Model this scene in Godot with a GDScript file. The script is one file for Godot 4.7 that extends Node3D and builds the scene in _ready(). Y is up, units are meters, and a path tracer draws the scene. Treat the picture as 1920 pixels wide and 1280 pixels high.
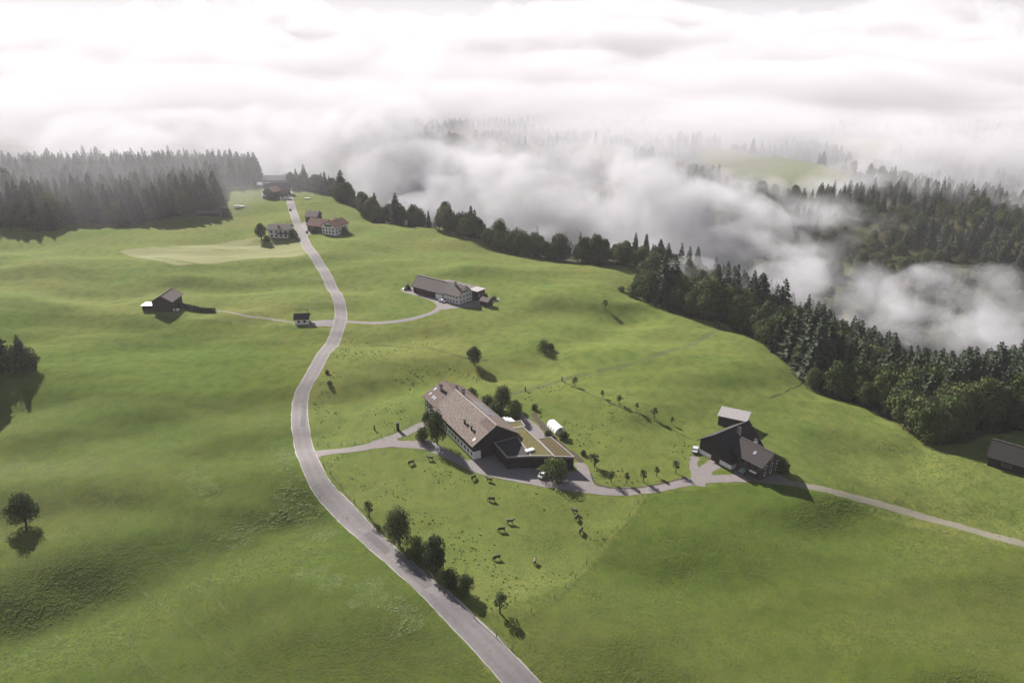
extends Node3D
# An alpine plateau with farms, seen from the air, with morning mist rising out of the gorge beside it.

const EYE := Vector3(0, 122, 0)
const PITCH := 21.5
const FOCAL := 1372.48
var rng := RandomNumberGenerator.new()
var mats := {}
var used := {}

# ------------------------------------------------------------------ pixels to places
func ray(px: float, py: float) -> Vector3:
	var u := (px - 960.0) / FOCAL
	var v := (640.0 - py) / FOCAL
	var p := deg_to_rad(PITCH)
	return Vector3(u, v * cos(p) - sin(p), -(cos(p) + v * sin(p)))

func flat(px: float, py: float, h := 0.0) -> Vector3:
	var d := ray(px, py)
	return EYE + d * ((h - EYE.y) / d.y)

func at_depth(px: float, py: float, z: float) -> Vector3:
	var d := ray(px, py)
	return EYE + d * (z / d.z)

func pix(px: float, py: float) -> Vector3:
	var d := ray(px, py)
	var t := 90.0
	var last := t
	while t < 6000.0:
		var q := EYE + d * t
		if q.y <= gy(q.x, q.z):
			var a := last
			var b := t
			for i in 16:
				var m := (a + b) * 0.5
				var r := EYE + d * m
				if r.y <= gy(r.x, r.z): b = m
				else: a = m
			var e := EYE + d * b
			return Vector3(e.x, gy(e.x, e.z), e.z)
		last = t
		t += maxf(2.0, t * 0.01)
	return flat(px, py)

func flats(list: Array, h := 0.0) -> PackedVector2Array:
	var o := PackedVector2Array()
	for q in list:
		var w := flat(q[0], q[1], h)
		o.append(Vector2(w.x, w.z))
	return o

func pixs(list: Array) -> PackedVector2Array:
	var o := PackedVector2Array()
	for q in list:
		var w := pix(q[0], q[1])
		o.append(Vector2(w.x, w.z))
	return o

# ------------------------------------------------------------------ terrain
var xs := PackedFloat32Array()
var zs := PackedFloat32Array()
var hs := PackedFloat32Array()
var plateau := PackedVector2Array()
var edge := PackedVector2Array()
var pads := []
var folds := []
var nA := FastNoiseLite.new()
var nB := FastNoiseLite.new()
var nC := FastNoiseLite.new()
var nD := FastNoiseLite.new()

func axis(lo: float, a: float, b: float, hi: float, step: float, grow: float, most: float) -> PackedFloat32Array:
	var o := PackedFloat32Array()
	var left := []
	var s := step
	var p := a
	while p > lo:
		s = minf(s * grow, most)
		p -= s
		left.append(p)
	left.reverse()
	for q in left: o.append(q)
	p = a
	while p < b:
		o.append(p)
		p += step
	s = step
	while p < hi:
		o.append(p)
		s = minf(s * grow, most)
		p += s
	o.append(p)
	return o

func dist_line(x: float, z: float, line: PackedVector2Array) -> float:
	var best := 1e12
	var p := Vector2(x, z)
	for i in line.size() - 1:
		var a := line[i]
		var ab := line[i + 1] - a
		var t := clampf((p - a).dot(ab) / ab.length_squared(), 0.0, 1.0)
		best = minf(best, p.distance_squared_to(a + ab * t))
	return sqrt(best)

func outside(x: float, z: float) -> float:
	var d := dist_line(x, z, edge)
	return -d if on_plateau(Vector2(x, z)) else d

func on_plateau(p: Vector2) -> bool:
	return Geometry2D.is_point_in_polygon(p, plateau) or Geometry2D.is_point_in_polygon(p + Vector2(0.13, 0.21), plateau)

func relief(x: float, z: float) -> float:
	var s := outside(x, z)
	var h := nA.get_noise_2d(x, z * 1.5) * 5.2 + nB.get_noise_2d(x * 0.8, z * 1.5) * 0.7
	for f in folds:
		var box: Rect2 = f[3]
		if box.has_point(Vector2(x, z)):
			var d := dist_line(x, z, f[0])
			h += f[1] * exp(-d * d / (f[2] * f[2]))
	for q in pads:
		var d: float = Vector2(x - q[0], z - q[1]).length()
		if d < q[3]: h *= smoothstep(q[2], q[3], d)
	if s > -60.0: h -= 2.5 * exp(minf(s, 0.0) / 18.0)
	if s > 0.0:
		h -= 70.0 * smoothstep(-25.0, 190.0, s) - 70.0 * smoothstep(-25.0, 190.0, 0.0)
		var far := smoothstep(230.0, 470.0, s)
		h += 32.0 * far + nC.get_noise_2d(x, z) * 9.0 * far + nB.get_noise_2d(x, z) * 5.0 * smoothstep(20.0, 120.0, s)
	return h

func gy(x: float, z: float) -> float:
	var i := clampi(xs.bsearch(x) - 1, 0, xs.size() - 2)
	var j := clampi(zs.bsearch(z) - 1, 0, zs.size() - 2)
	var u := clampf((x - xs[i]) / (xs[i + 1] - xs[i]), 0.0, 1.0)
	var v := clampf((z - zs[j]) / (zs[j + 1] - zs[j]), 0.0, 1.0)
	var w := xs.size()
	var h00 := hs[j * w + i]
	var h10 := hs[j * w + i + 1]
	var h01 := hs[(j + 1) * w + i]
	var h11 := hs[(j + 1) * w + i + 1]
	# the two triangles of the cell, split from (0,0) to (1,1)
	if u > v: return h00 + (h10 - h00) * u + (h11 - h10) * v
	return h00 + (h11 - h01) * u + (h01 - h00) * v

func on(x: float, z: float) -> Vector3: return Vector3(x, gy(x, z), z)

func fold(list: Array, amount: float, width: float) -> void:
	var l := flats(list)
	var box := Rect2(l[0], Vector2.ZERO)
	for p in l: box = box.expand(p)
	folds.append([l, amount, width, box.grow(width * 2.6)])

var pasture: Array[PackedVector2Array] = []
var stem := PackedVector2Array()
var woods: Array[PackedVector2Array] = []
var far_fields: Array[PackedVector2Array] = []

func build_terrain() -> void:
	nA.seed = 11; nA.frequency = 1.0 / 130.0; nA.fractal_octaves = 2
	nB.seed = 5; nB.frequency = 1.0 / 38.0; nB.fractal_octaves = 2
	nC.seed = 8; nC.frequency = 1.0 / 420.0; nC.fractal_octaves = 3
	nD.seed = 21; nD.frequency = 1.0 / 14.0; nD.fractal_octaves = 3
	edge = PackedVector2Array([Vector2(-4600, -1250), Vector2(-1200, -960), Vector2(-620, -860), Vector2(-380, -830), Vector2(-250, -800)])
	edge.append_array(flats([[610, 358], [650, 377], [700, 402], [790, 418], [860, 434], [930, 449], [1000, 468], [1090, 480], [1190, 490], [1226, 508], [1180, 530], [1186, 555], [1230, 572], [1290, 592], [1350, 598], [1400, 622], [1450, 650], [1500, 700], [1570, 730], [1640, 756], [1700, 800], [1740, 826], [1800, 822], [1880, 806], [1960, 790]]))
	edge.append_array(PackedVector2Array([Vector2(300, -240), Vector2(620, -160), Vector2(4600, 300)]))
	plateau = edge.duplicate()
	plateau.append_array(PackedVector2Array([Vector2(4600, 1200), Vector2(-4600, 1200)]))
	for q in [[flat(900, 830), 34, 62], [flat(1370, 860), 22, 42], [flat(845, 560), 30, 55], [flat(300, 575), 12, 34], [flat(570, 600), 8, 20], [flat(522, 438), 12, 30], [flat(605, 425), 20, 40], [flat(1895, 868), 14, 34], [flat(510, 360), 45, 90]]:
		pads.append([q[0].x, q[0].z, q[1], q[2]])
	fold([[560, 985], [420, 1030], [300, 1070], [150, 1125], [0, 1190], [-140, 1250]], -5.0, 13)
	fold([[600, 905], [300, 912], [0, 922], [-150, 930]], 2.3, 14)
	fold([[520, 745], [350, 785], [200, 815], [0, 850]], -2.6, 17)
	fold([[-200, 570], [0, 572], [160, 577], [250, 585]], 2.6, 15)
	fold([[-150, 650], [200, 640], [450, 610]], -2.2, 20)
	fold([[1060, 1030], [1200, 1110], [1330, 1170], [1500, 1230]], -2.4, 15)
	fold([[1180, 985], [1400, 1040], [1700, 1120]], 1.4, 18)
	fold([[900, 652], [1000, 668], [1100, 640], [1210, 585]], -2.6, 13)
	fold([[660, 640], [800, 630], [930, 640]], -1.6, 13)
	fold([[1440, 980], [1700, 930], [1900, 920]], -1.5, 16)
	fold([[1500, 850], [1640, 830], [1720, 845]], -2.2, 13)
	fold([[300, 525], [120, 500], [0, 490]], 1.6, 22)
	var ridge_line := PackedVector2Array()
	for q in [[1290, 262], [1345, 266], [1420, 282], [1500, 296], [1600, 310]]:
		var w := flat(q[0], q[1], -12.0); ridge_line.append(Vector2(w.x, w.z))
	var rb := Rect2(ridge_line[0], Vector2.ZERO)
	for p in ridge_line: rb = rb.expand(p)
	folds.append([ridge_line, 17.0, 50.0, rb.grow(140.0)])
	pasture.append(flats([[604, 862], [700, 852], [800, 868], [1000, 912], [1100, 925], [1215, 925], [1190, 965], [1100, 1060], [1020, 1130], [915, 1165], [760, 1030], [660, 940]]))
	pasture.append(flats([[652, 618], [760, 606], [880, 650], [960, 736], [1060, 712], [1320, 800], [1300, 862], [1300, 895], [1130, 912], [1090, 860], [985, 770], [840, 712], [790, 785], [690, 828], [590, 835], [572, 790], [602, 690]]))
	xs = axis(-4600, -230, 230, 4600, 1.7, 1.075, 90)
	zs = axis(-7000, -420, -95, 700, 1.7, 1.075, 90)
	var w := xs.size()
	hs.resize(w * zs.size())
	var verts := PackedVector3Array(); verts.resize(hs.size())
	var cols := PackedColorArray(); cols.resize(hs.size())
	var uv := PackedVector2Array(); uv.resize(hs.size())
	var uv2 := PackedVector2Array(); uv2.resize(hs.size())
	far_fields.append(PackedVector2Array())
	for q in [[1300, 262], [1345, 263], [1420, 278], [1500, 292], [1600, 304], [1590, 320], [1500, 318], [1420, 306], [1330, 286]]:
		var p := flat(q[0], q[1], -14); far_fields[0].append(Vector2(p.x, p.z))
	far_fields.append(PackedVector2Array())
	for q in [[1290, 234], [1480, 228], [1560, 240], [1420, 248]]:
		var p := flat(q[0], q[1], -34); far_fields[1].append(Vector2(p.x, p.z))
	far_fields.append(PackedVector2Array())
	for q in [[1540, 262], [1690, 262], [1700, 280], [1600, 282]]:
		var p := flat(q[0], q[1], -34); far_fields[2].append(Vector2(p.x, p.z))
	var lush := Color(0.080, 0.112, 0.024)
	var mown := Color(0.124, 0.152, 0.047)  # upper meadows: distance haze and backlit glow partly put into this paler tone
	var deep: Array[PackedVector2Array] = [flats([[-500, 588], [250, 588], [560, 612], [622, 620], [592, 690], [552, 780], [560, 870], [620, 962], [780, 1120], [960, 1310], [-500, 1310]]), flats([[1210, 928], [1400, 903], [1550, 922], [1950, 1032], [2400, 1170], [2400, 1310], [1010, 1310], [870, 1165], [915, 1165], [1020, 1130], [1100, 1060], [1190, 965]])]
	var graze := Color(0.128, 0.152, 0.046)
	var dry := Color(0.1665, 0.1548, 0.0594)
	var clover := Color(0.078, 0.128, 0.032)
	var floor_ := Color(0.066, 0.056, 0.036)
	for j in zs.size():
		for i in w:
			var x := xs[i]
			var z := zs[j]
			var h := relief(x, z)
			hs[j * w + i] = h
			var k := j * w + i
			verts[k] = Vector3(x, h, z)
			uv[k] = Vector2(x, z) / 17.0
			uv2[k] = Vector2(x * 0.94 + z * 0.34, z * 0.94 - x * 0.34) / 71.0
			var p := Vector2(x, z)
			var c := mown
			var n := nD.get_noise_2d(x, z)
			var m := nB.get_noise_2d(z * 0.6 + 300.0, x * 0.6)
			var big := nA.get_noise_2d(x * 0.7 - 700.0, z * 0.7)
			if absf(x) < 260.0 and z > -430.0:
				for q in pasture:
					if Geometry2D.is_point_in_polygon(p, q): c = graze
				for q in deep:
					if Geometry2D.is_point_in_polygon(p, q): c = lush
			c = c.lerp(dry, clampf(0.05 + big * 0.3 + m * 0.22 + n * 0.16, 0.0, 0.45))
			c = c.lerp(clover, clampf(n * 0.5 - m * 0.6, 0.0, 0.4))
			if not on_plateau(p):
				var s := dist_line(x, z, edge)
				var meadow := false
				for q in far_fields:
					if Geometry2D.is_point_in_polygon(p, q): meadow = true
				if not meadow and s + n * 3.0 > 1.5: c = floor_.lerp(Color(0.055, 0.072, 0.028), clampf(0.4 + m + n, 0.0, 1.0))
				else: c = c.lerp(dry, 0.35)
			cols[k] = c
	var idx := PackedInt32Array()
	idx.resize((w - 1) * (zs.size() - 1) * 6)
	var o := 0
	for j in zs.size() - 1:
		for i in w - 1:
			var a := j * w + i
			idx[o] = a; idx[o + 1] = a + 1; idx[o + 2] = a + w + 1
			idx[o + 3] = a; idx[o + 4] = a + w + 1; idx[o + 5] = a + w
			o += 6
	var norm := PackedVector3Array(); norm.resize(hs.size())
	for j in zs.size():
		for i in w:
			var i0 := maxi(i - 1, 0); var i1 := mini(i + 1, w - 1)
			var j0 := maxi(j - 1, 0); var j1 := mini(j + 1, zs.size() - 1)
			var gx := (hs[j * w + i1] - hs[j * w + i0]) / (xs[i1] - xs[i0])
			var gz := (hs[j1 * w + i] - hs[j0 * w + i]) / (zs[j1] - zs[j0])
			norm[j * w + i] = Vector3(-gx, 1, -gz).normalized()
	var arr := []
	arr.resize(Mesh.ARRAY_MAX)
	arr[Mesh.ARRAY_VERTEX] = verts; arr[Mesh.ARRAY_NORMAL] = norm; arr[Mesh.ARRAY_COLOR] = cols
	arr[Mesh.ARRAY_TEX_UV] = uv; arr[Mesh.ARRAY_TEX_UV2] = uv2; arr[Mesh.ARRAY_INDEX] = idx
	var mesh := ArrayMesh.new()
	mesh.add_surface_from_arrays(Mesh.PRIMITIVE_TRIANGLES, arr)
	var g := MeshInstance3D.new()
	g.name = "ground"; g.mesh = mesh; g.material_override = mats.ground
	g.set_meta("kind", "structure"); g.set_meta("label", "rolling green meadow plateau falling into a wooded gorge"); g.set_meta("category", "ground")
	add_child(g)

# ------------------------------------------------------------------ textures and materials
func noise_image(size: int, freq: float, octaves: int, sd: int, sx := 1.0) -> Image:
	var n := FastNoiseLite.new()
	n.seed = sd; n.frequency = freq; n.fractal_octaves = octaves
	var im := n.get_seamless_image(size, int(size * sx))
	if sx != 1.0: im.resize(size, size, Image.INTERPOLATE_LANCZOS)
	im.convert(Image.FORMAT_L8)
	return im

func tone(im: Image, stops: Array) -> ImageTexture:
	# stops: [[value, Color linear], ...]
	var lut := PackedByteArray()
	for v in 256:
		var t := v / 255.0
		var c: Color = stops[0][1]
		for k in stops.size() - 1:
			if t >= stops[k][0]:
				c = (stops[k][1] as Color).lerp(stops[k + 1][1], clampf((t - stops[k][0]) / (stops[k + 1][0] - stops[k][0]), 0, 1))
		c = c.linear_to_srgb()
		lut.append_array(PackedByteArray([int(c.r * 255), int(c.g * 255), int(c.b * 255)]))
	var d := im.get_data()
	var out := PackedByteArray(); out.resize(d.size() * 3)
	for k in d.size():
		var q := d[k] * 3
		out[k * 3] = lut[q]; out[k * 3 + 1] = lut[q + 1]; out[k * 3 + 2] = lut[q + 2]
	var t := Image.create_from_data(im.get_width(), im.get_height(), false, Image.FORMAT_RGB8, out)
	t.generate_mipmaps()
	return ImageTexture.create_from_image(t)

func bump(im: Image, strength: float) -> ImageTexture:
	var b := im.duplicate() as Image
	b.convert(Image.FORMAT_RGBA8)
	b.bump_map_to_normal_map(strength)
	return ImageTexture.create_from_image(b)

func grey(v: float) -> Color: return Color(v, v, v)

func paint(called: String, c: Color, rough := 0.9, tex: Texture2D = null, scale := 0.2, metal := 0.0) -> StandardMaterial3D:
	var m := StandardMaterial3D.new()
	m.resource_name = called
	m.albedo_color = c.linear_to_srgb()
	m.roughness = rough
	m.metallic = metal
	m.metallic_specular = 0.3
	if tex:
		m.albedo_texture = tex
		m.uv1_triplanar = true
		m.uv1_scale = Vector3.ONE * scale
	mats[called] = m
	return m

func build_materials() -> void:
	var nf := FastNoiseLite.new()
	nf.noise_type = FastNoiseLite.TYPE_VALUE_CUBIC
	nf.seed = 3; nf.frequency = 0.05; nf.fractal_octaves = 4; nf.fractal_gain = 0.75
	var fine := nf.get_seamless_image(1024, 1024)
	fine.convert(Image.FORMAT_L8)
	var mid := noise_image(512, 0.022, 5, 17)
	var streak := noise_image(512, 0.05, 4, 9, 0.125)
	var g := StandardMaterial3D.new()
	g.resource_name = "meadow grass"
	g.vertex_color_use_as_albedo = true
	g.albedo_texture = tone(fine, [[0.0, Color(0.58, 0.60, 0.48)], [0.4, Color(0.78, 0.78, 0.70)], [0.6, Color(0.86, 0.86, 0.82)], [1.0, Color(1, 1, 0.95)]])
	g.detail_enabled = true
	g.detail_blend_mode = BaseMaterial3D.BLEND_MODE_MUL
	g.detail_uv_layer = BaseMaterial3D.DETAIL_UV_2
	g.detail_albedo = tone(mid, [[0.0, Color(0.62, 0.68, 0.58)], [0.4, Color(0.84, 0.87, 0.8)], [0.62, Color(0.97, 0.95, 0.85)], [1.0, Color(1, 0.97, 0.88)]])
	g.normal_enabled = true
	g.normal_texture = bump(fine, 2.0)
	g.normal_scale = 0.8
	g.roughness = 1.0
	g.metallic_specular = 0.1
	mats["ground"] = g
	var speck := tone(fine, [[0.0, grey(0.55)], [0.5, grey(0.85)], [1.0, grey(1.0)]])
	var calm := tone(mid, [[0.0, grey(0.8)], [0.5, grey(0.92)], [1.0, grey(1.0)]])
	var blotch := tone(mid, [[0.0, grey(0.5)], [0.5, grey(0.82)], [1.0, grey(1.0)]])
	var grain := tone(streak, [[0.0, grey(0.4)], [0.5, grey(0.8)], [1.0, grey(1.0)]])
	var lichen := tone(mid, [[0.0, Color(0.42, 0.34, 0.31)], [0.45, Color(0.55, 0.46, 0.42)], [0.56, Color(0.8, 0.77, 0.72)], [0.75, Color(1, 0.98, 0.93)], [1.0, Color(1, 1, 1)]])
	var sedum := tone(mid, [[0.0, Color(0.38, 0.29, 0.2)], [0.4, Color(0.55, 0.5, 0.32)], [0.6, Color(0.75, 0.72, 0.4)], [1.0, Color(0.6, 0.75, 0.36)]])
	paint("asphalt", Color(0.1418, 0.1296, 0.1296), 0.95, calm, 0.045)
	paint("asphalt_worn", Color(0.1296, 0.1183, 0.1191), 0.95, calm, 0.045)
	paint("asphalt_patch", Color(0.1125, 0.1017, 0.1044), 0.95, speck, 0.3)
	paint("paving", Color(0.1620, 0.1442, 0.1409), 0.95, calm, 0.045)
	paint("gravel", Color(0.1665, 0.1548, 0.1170), 1.0, speck, 0.3)
	paint("kerb_line", Color(0.2700, 0.2565, 0.2430), 0.95, speck, 0.4)
	paint("pale_grass", Color(0.0792, 0.1008, 0.0243), 1.0, speck, 0.25)
	paint("rut_pale", Color(0.1350, 0.1485, 0.0540), 1.0, speck, 0.25)
	paint("rut_and_shadow", Color(0.0315, 0.0432, 0.0126), 1.0, speck, 0.25)  # dark rut lines; also the painted shadow at pasture boundaries
	paint("stubble", Color(0.140, 0.146, 0.048), 1.0, blotch, 0.06)
	paint("black_timber", Color(0.040, 0.034, 0.031), 0.9, grain, 0.25)
	paint("brown_timber", Color(0.0468, 0.0351, 0.0279), 0.9, grain, 0.25)
	paint("grey_timber", Color(0.0900, 0.0792, 0.0720), 0.9, grain, 0.25)
	paint("render_white", Color(0.86, 0.84, 0.82), 0.9, blotch, 0.12)
	paint("shingle_white", Color(0.74, 0.70, 0.67), 0.9, grain, 0.3)
	paint("tile_barn", Color(0.1548, 0.1305, 0.1206), 0.85, lichen, 0.10)
	paint("tile_rust", Color(0.1062, 0.0765, 0.0684), 0.85, lichen, 0.09)
	paint("tile_dark", Color(0.033, 0.028, 0.028), 0.8, speck, 0.3)
	paint("tile_grey", Color(0.1350, 0.1224, 0.1242), 0.85, lichen, 0.2)
	paint("tile_red", Color(0.1665, 0.0855, 0.0702), 0.85, lichen, 0.25)
	paint("sheet_metal", Color(0.3240, 0.3015, 0.2970), 0.5, blotch, 0.15, 0.2)
	paint("flashing", Color(0.2700, 0.2520, 0.2340), 0.55, speck, 0.3)
	paint("sedum", Color(0.1350, 0.1260, 0.0720), 1.0, sedum, 0.09)
	paint("sedum_brown", Color(0.1080, 0.0855, 0.0675), 1.0, sedum, 0.12)
	paint("glass", Color(0.0216, 0.0252, 0.0324), 0.12)
	paint("skylight", Color(0.2160, 0.2304, 0.2592), 0.1)
	paint("plastic_film", Color(0.640, 0.632, 0.624), 0.45)
	paint("concrete", Color(0.3024, 0.2808, 0.2664), 0.95, blotch, 0.15)
	paint("door", Color(0.0360, 0.0288, 0.0252), 0.8)
	paint("car_white", Color(0.600, 0.608, 0.616), 0.25)
	paint("car_silver", Color(0.36, 0.37, 0.38), 0.3)
	paint("car_teal", Color(0.224, 0.320, 0.320), 0.25)
	paint("car_dark", Color(0.0216, 0.0234, 0.0288), 0.25)
	paint("tyre", Color(0.0144, 0.0144, 0.0144), 0.9)
	paint("bark", Color(0.0540, 0.0414, 0.0324), 0.95, grain, 0.5)
	paint("cow_brown", Color(0.0720, 0.0486, 0.0360), 0.8, speck, 0.6)
	paint("cow_grey", Color(0.1440, 0.1188, 0.1008), 0.8, speck, 0.6)
	paint("bale_white", Color(0.600, 0.600, 0.592), 0.5)
	paint("soil", Color(0.0612, 0.0450, 0.0360), 1.0, blotch, 0.2)
	for q in [["spruce_leaf", 0.2], ["leaf", 0.45], ["tuft", 0.4]]:
		var m := StandardMaterial3D.new()
		m.resource_name = q[0]
		m.vertex_color_use_as_albedo = true
		m.roughness = 0.85
		m.metallic_specular = 0.25
		m.cull_mode = BaseMaterial3D.CULL_DISABLED
		m.backlight_enabled = true
		m.backlight = grey(q[1])
		mats[q[0]] = m

# ------------------------------------------------------------------ mesh builder
class Mb:
	var v := PackedVector3Array()
	var n := PackedVector3Array()
	var c := PackedColorArray()
	var tint := Color.WHITE
	func tri(a: Vector3, b: Vector3, d: Vector3, hint := Vector3.ZERO) -> void:
		var k := (b - a).cross(d - a)
		if k.length_squared() < 1e-14: return
		k = k.normalized()
		if hint != Vector3.ZERO and k.dot(hint) > 0.0:
			v.append_array(PackedVector3Array([a, d, b]))
			n.append_array(PackedVector3Array([k, k, k]))
		else:
			v.append_array(PackedVector3Array([a, b, d]))
			n.append_array(PackedVector3Array([-k, -k, -k]))
		c.append_array(PackedColorArray([tint, tint, tint]))
	func quad(a: Vector3, b: Vector3, d: Vector3, e: Vector3, hint := Vector3.ZERO) -> void:
		tri(a, b, d, hint)
		tri(a, d, e, hint)
	func box(lo: Vector3, hi: Vector3, t := Transform3D.IDENTITY) -> void:
		var p := []
		for k in 8: p.append(t * Vector3(hi.x if k & 1 else lo.x, hi.y if k & 2 else lo.y, hi.z if k & 4 else lo.z))
		for f in [[0, 2, 6, 4, Vector3.LEFT], [1, 3, 7, 5, Vector3.RIGHT], [0, 1, 5, 4, Vector3.DOWN], [2, 3, 7, 6, Vector3.UP], [0, 1, 3, 2, Vector3.FORWARD], [4, 5, 7, 6, Vector3.BACK]]:
			quad(p[f[0]], p[f[1]], p[f[2]], p[f[3]], t.basis * f[4])
	func tube(a: Vector3, b: Vector3, ra: float, rb: float, sides := 6) -> void:
		var d := (b - a).normalized()
		var s := d.cross(Vector3(0.31, 0.11, 0.94)).normalized()
		var q := d.cross(s)
		for k in sides:
			var t0 := TAU * k / sides
			var t1 := TAU * (k + 1) / sides
			var e0 := s * cos(t0) + q * sin(t0)
			var e1 := s * cos(t1) + q * sin(t1)
			quad(a + e0 * ra, a + e1 * ra, b + e1 * rb, b + e0 * rb, e0 + e1)
	# a polygon (x, z) pulled up from y0 to y1
	func prism(poly: PackedVector2Array, y0: float, y1: float, cap := true) -> void:
		var mid := Vector2.ZERO
		for p in poly: mid += p / poly.size()
		for k in poly.size():
			var a := poly[k]
			var b := poly[(k + 1) % poly.size()]
			var out := Vector2(b.y - a.y, a.x - b.x)
			if Geometry2D.is_point_in_polygon((a + b) * 0.5 + out.normalized() * 0.05, poly): out = -out
			quad(Vector3(a.x, y0, a.y), Vector3(b.x, y0, b.y), Vector3(b.x, y1, b.y), Vector3(a.x, y1, a.y), Vector3(out.x, 0, out.y))
		if cap:
			var id := Geometry2D.triangulate_polygon(poly)
			for k in range(0, id.size(), 3):
				for y in [y0, y1]:
					tri(Vector3(poly[id[k]].x, y, poly[id[k]].y), Vector3(poly[id[k + 1]].x, y, poly[id[k + 1]].y), Vector3(poly[id[k + 2]].x, y, poly[id[k + 2]].y), Vector3.UP if y == y1 else Vector3.DOWN)
	func mesh() -> ArrayMesh:
		var arr := []
		arr.resize(Mesh.ARRAY_MAX)
		arr[Mesh.ARRAY_VERTEX] = v; arr[Mesh.ARRAY_NORMAL] = n; arr[Mesh.ARRAY_COLOR] = c
		var m := ArrayMesh.new()
		m.add_surface_from_arrays(Mesh.PRIMITIVE_TRIANGLES, arr)
		return m

func numbered(called: String) -> String:
	used[called] = used.get(called, -1) + 1
	return called if used[called] == 0 else "%s_%03d" % [called, used[called]]

func part(called: String, mb: Mb, m: Material, parent: Node) -> MeshInstance3D:
	var o := MeshInstance3D.new()
	o.name = called
	o.mesh = mb.mesh()
	o.material_override = m
	parent.add_child(o, true)
	return o

func tag(o: Node, label: String, category: String, group := "", kind := "") -> void:
	o.set_meta("label", label)
	if category: o.set_meta("category", category)
	if group: o.set_meta("group", group)
	if kind: o.set_meta("kind", kind)

func thing(called: String, label: String, category: String, where: Vector3, turn := 0.0, group := "") -> Node3D:
	var o := Node3D.new()
	o.name = numbered(called)
	add_child(o)
	o.position = where
	o.rotation.y = turn
	tag(o, label, category, group)
	return o

func structure(called: String, mb: Mb, m: Material, label: String, category: String) -> MeshInstance3D:
	var o := part(numbered(called), mb, m, self)
	tag(o, label, category, "", "structure")
	return o

func face(px0: float, py0: float, px1: float, py1: float) -> float:
	var a := flat(px0, py0)
	var b := flat(px1, py1)
	return atan2(-(b.z - a.z), b.x - a.x)

# ------------------------------------------------------------------ ground sheets
func smooth_line(pts: PackedVector2Array, step := 1.5) -> PackedVector2Array:
	var o := PackedVector2Array()
	for i in pts.size() - 1:
		var a := pts[maxi(i - 1, 0)]
		var b := pts[i]
		var c := pts[i + 1]
		var d := pts[mini(i + 2, pts.size() - 1)]
		var k := maxi(2, int(b.distance_to(c) / step))
		for j in k: o.append(b.cubic_interpolate(c, a, d, float(j) / k))
	o.append(pts[pts.size() - 1])
	return o

func ribbon(mb: Mb, line: PackedVector2Array, from: float, to: float, lift: float, rough := 0.0) -> void:
	var n := line.size()
	var cuts := maxi(1, int(absf(to - from) / 1.3))
	var prev := []
	for i in n:
		var d := (line[mini(i + 1, n - 1)] - line[maxi(i - 1, 0)]).normalized()
		var s := Vector2(-d.y, d.x)
		var row := []
		var wob := nD.get_noise_2d(line[i].x * 3.0, line[i].y * 3.0) * rough
		var wob2 := nD.get_noise_2d(line[i].x * 3.0 + 90.0, line[i].y * 3.0) * rough
		for k in cuts + 1:
			var p := line[i] + s * lerpf(from - wob, to + wob2, float(k) / cuts)
			row.append(Vector3(p.x, gy(p.x, p.y) + lift, p.y))
		if i > 0:
			for k in cuts: mb.quad(prev[k], prev[k + 1], row[k + 1], row[k], Vector3.UP)
		prev = row

func drape(mb: Mb, poly: PackedVector2Array, lift: float, cell := 2.0) -> void:
	var box := Rect2(poly[0], Vector2.ZERO)
	for p in poly: box = box.expand(p)
	var x := floorf(box.position.x / cell) * cell
	while x < box.end.x:
		var z := floorf(box.position.y / cell) * cell
		while z < box.end.y:
			var sq := PackedVector2Array([Vector2(x, z), Vector2(x + cell, z), Vector2(x + cell, z + cell), Vector2(x, z + cell)])
			for q in Geometry2D.intersect_polygons(poly, sq):
				var id := Geometry2D.triangulate_polygon(q)
				for k in range(0, id.size(), 3):
					var a: Vector2 = q[id[k]]; var b: Vector2 = q[id[k + 1]]; var c: Vector2 = q[id[k + 2]]
					mb.tri(Vector3(a.x, gy(a.x, a.y) + lift, a.y), Vector3(b.x, gy(b.x, b.y) + lift, b.y), Vector3(c.x, gy(c.x, c.y) + lift, c.y), Vector3.UP)
			z += cell
		x += cell

func round_poly(poly: PackedVector2Array) -> PackedVector2Array:
	var o := PackedVector2Array()
	var n := poly.size()
	for i in n:
		for j in 4: o.append(poly[i].cubic_interpolate(poly[(i + 1) % n], poly[(i - 1 + n) % n], poly[(i + 2) % n], j / 4.0))
	return o

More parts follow.
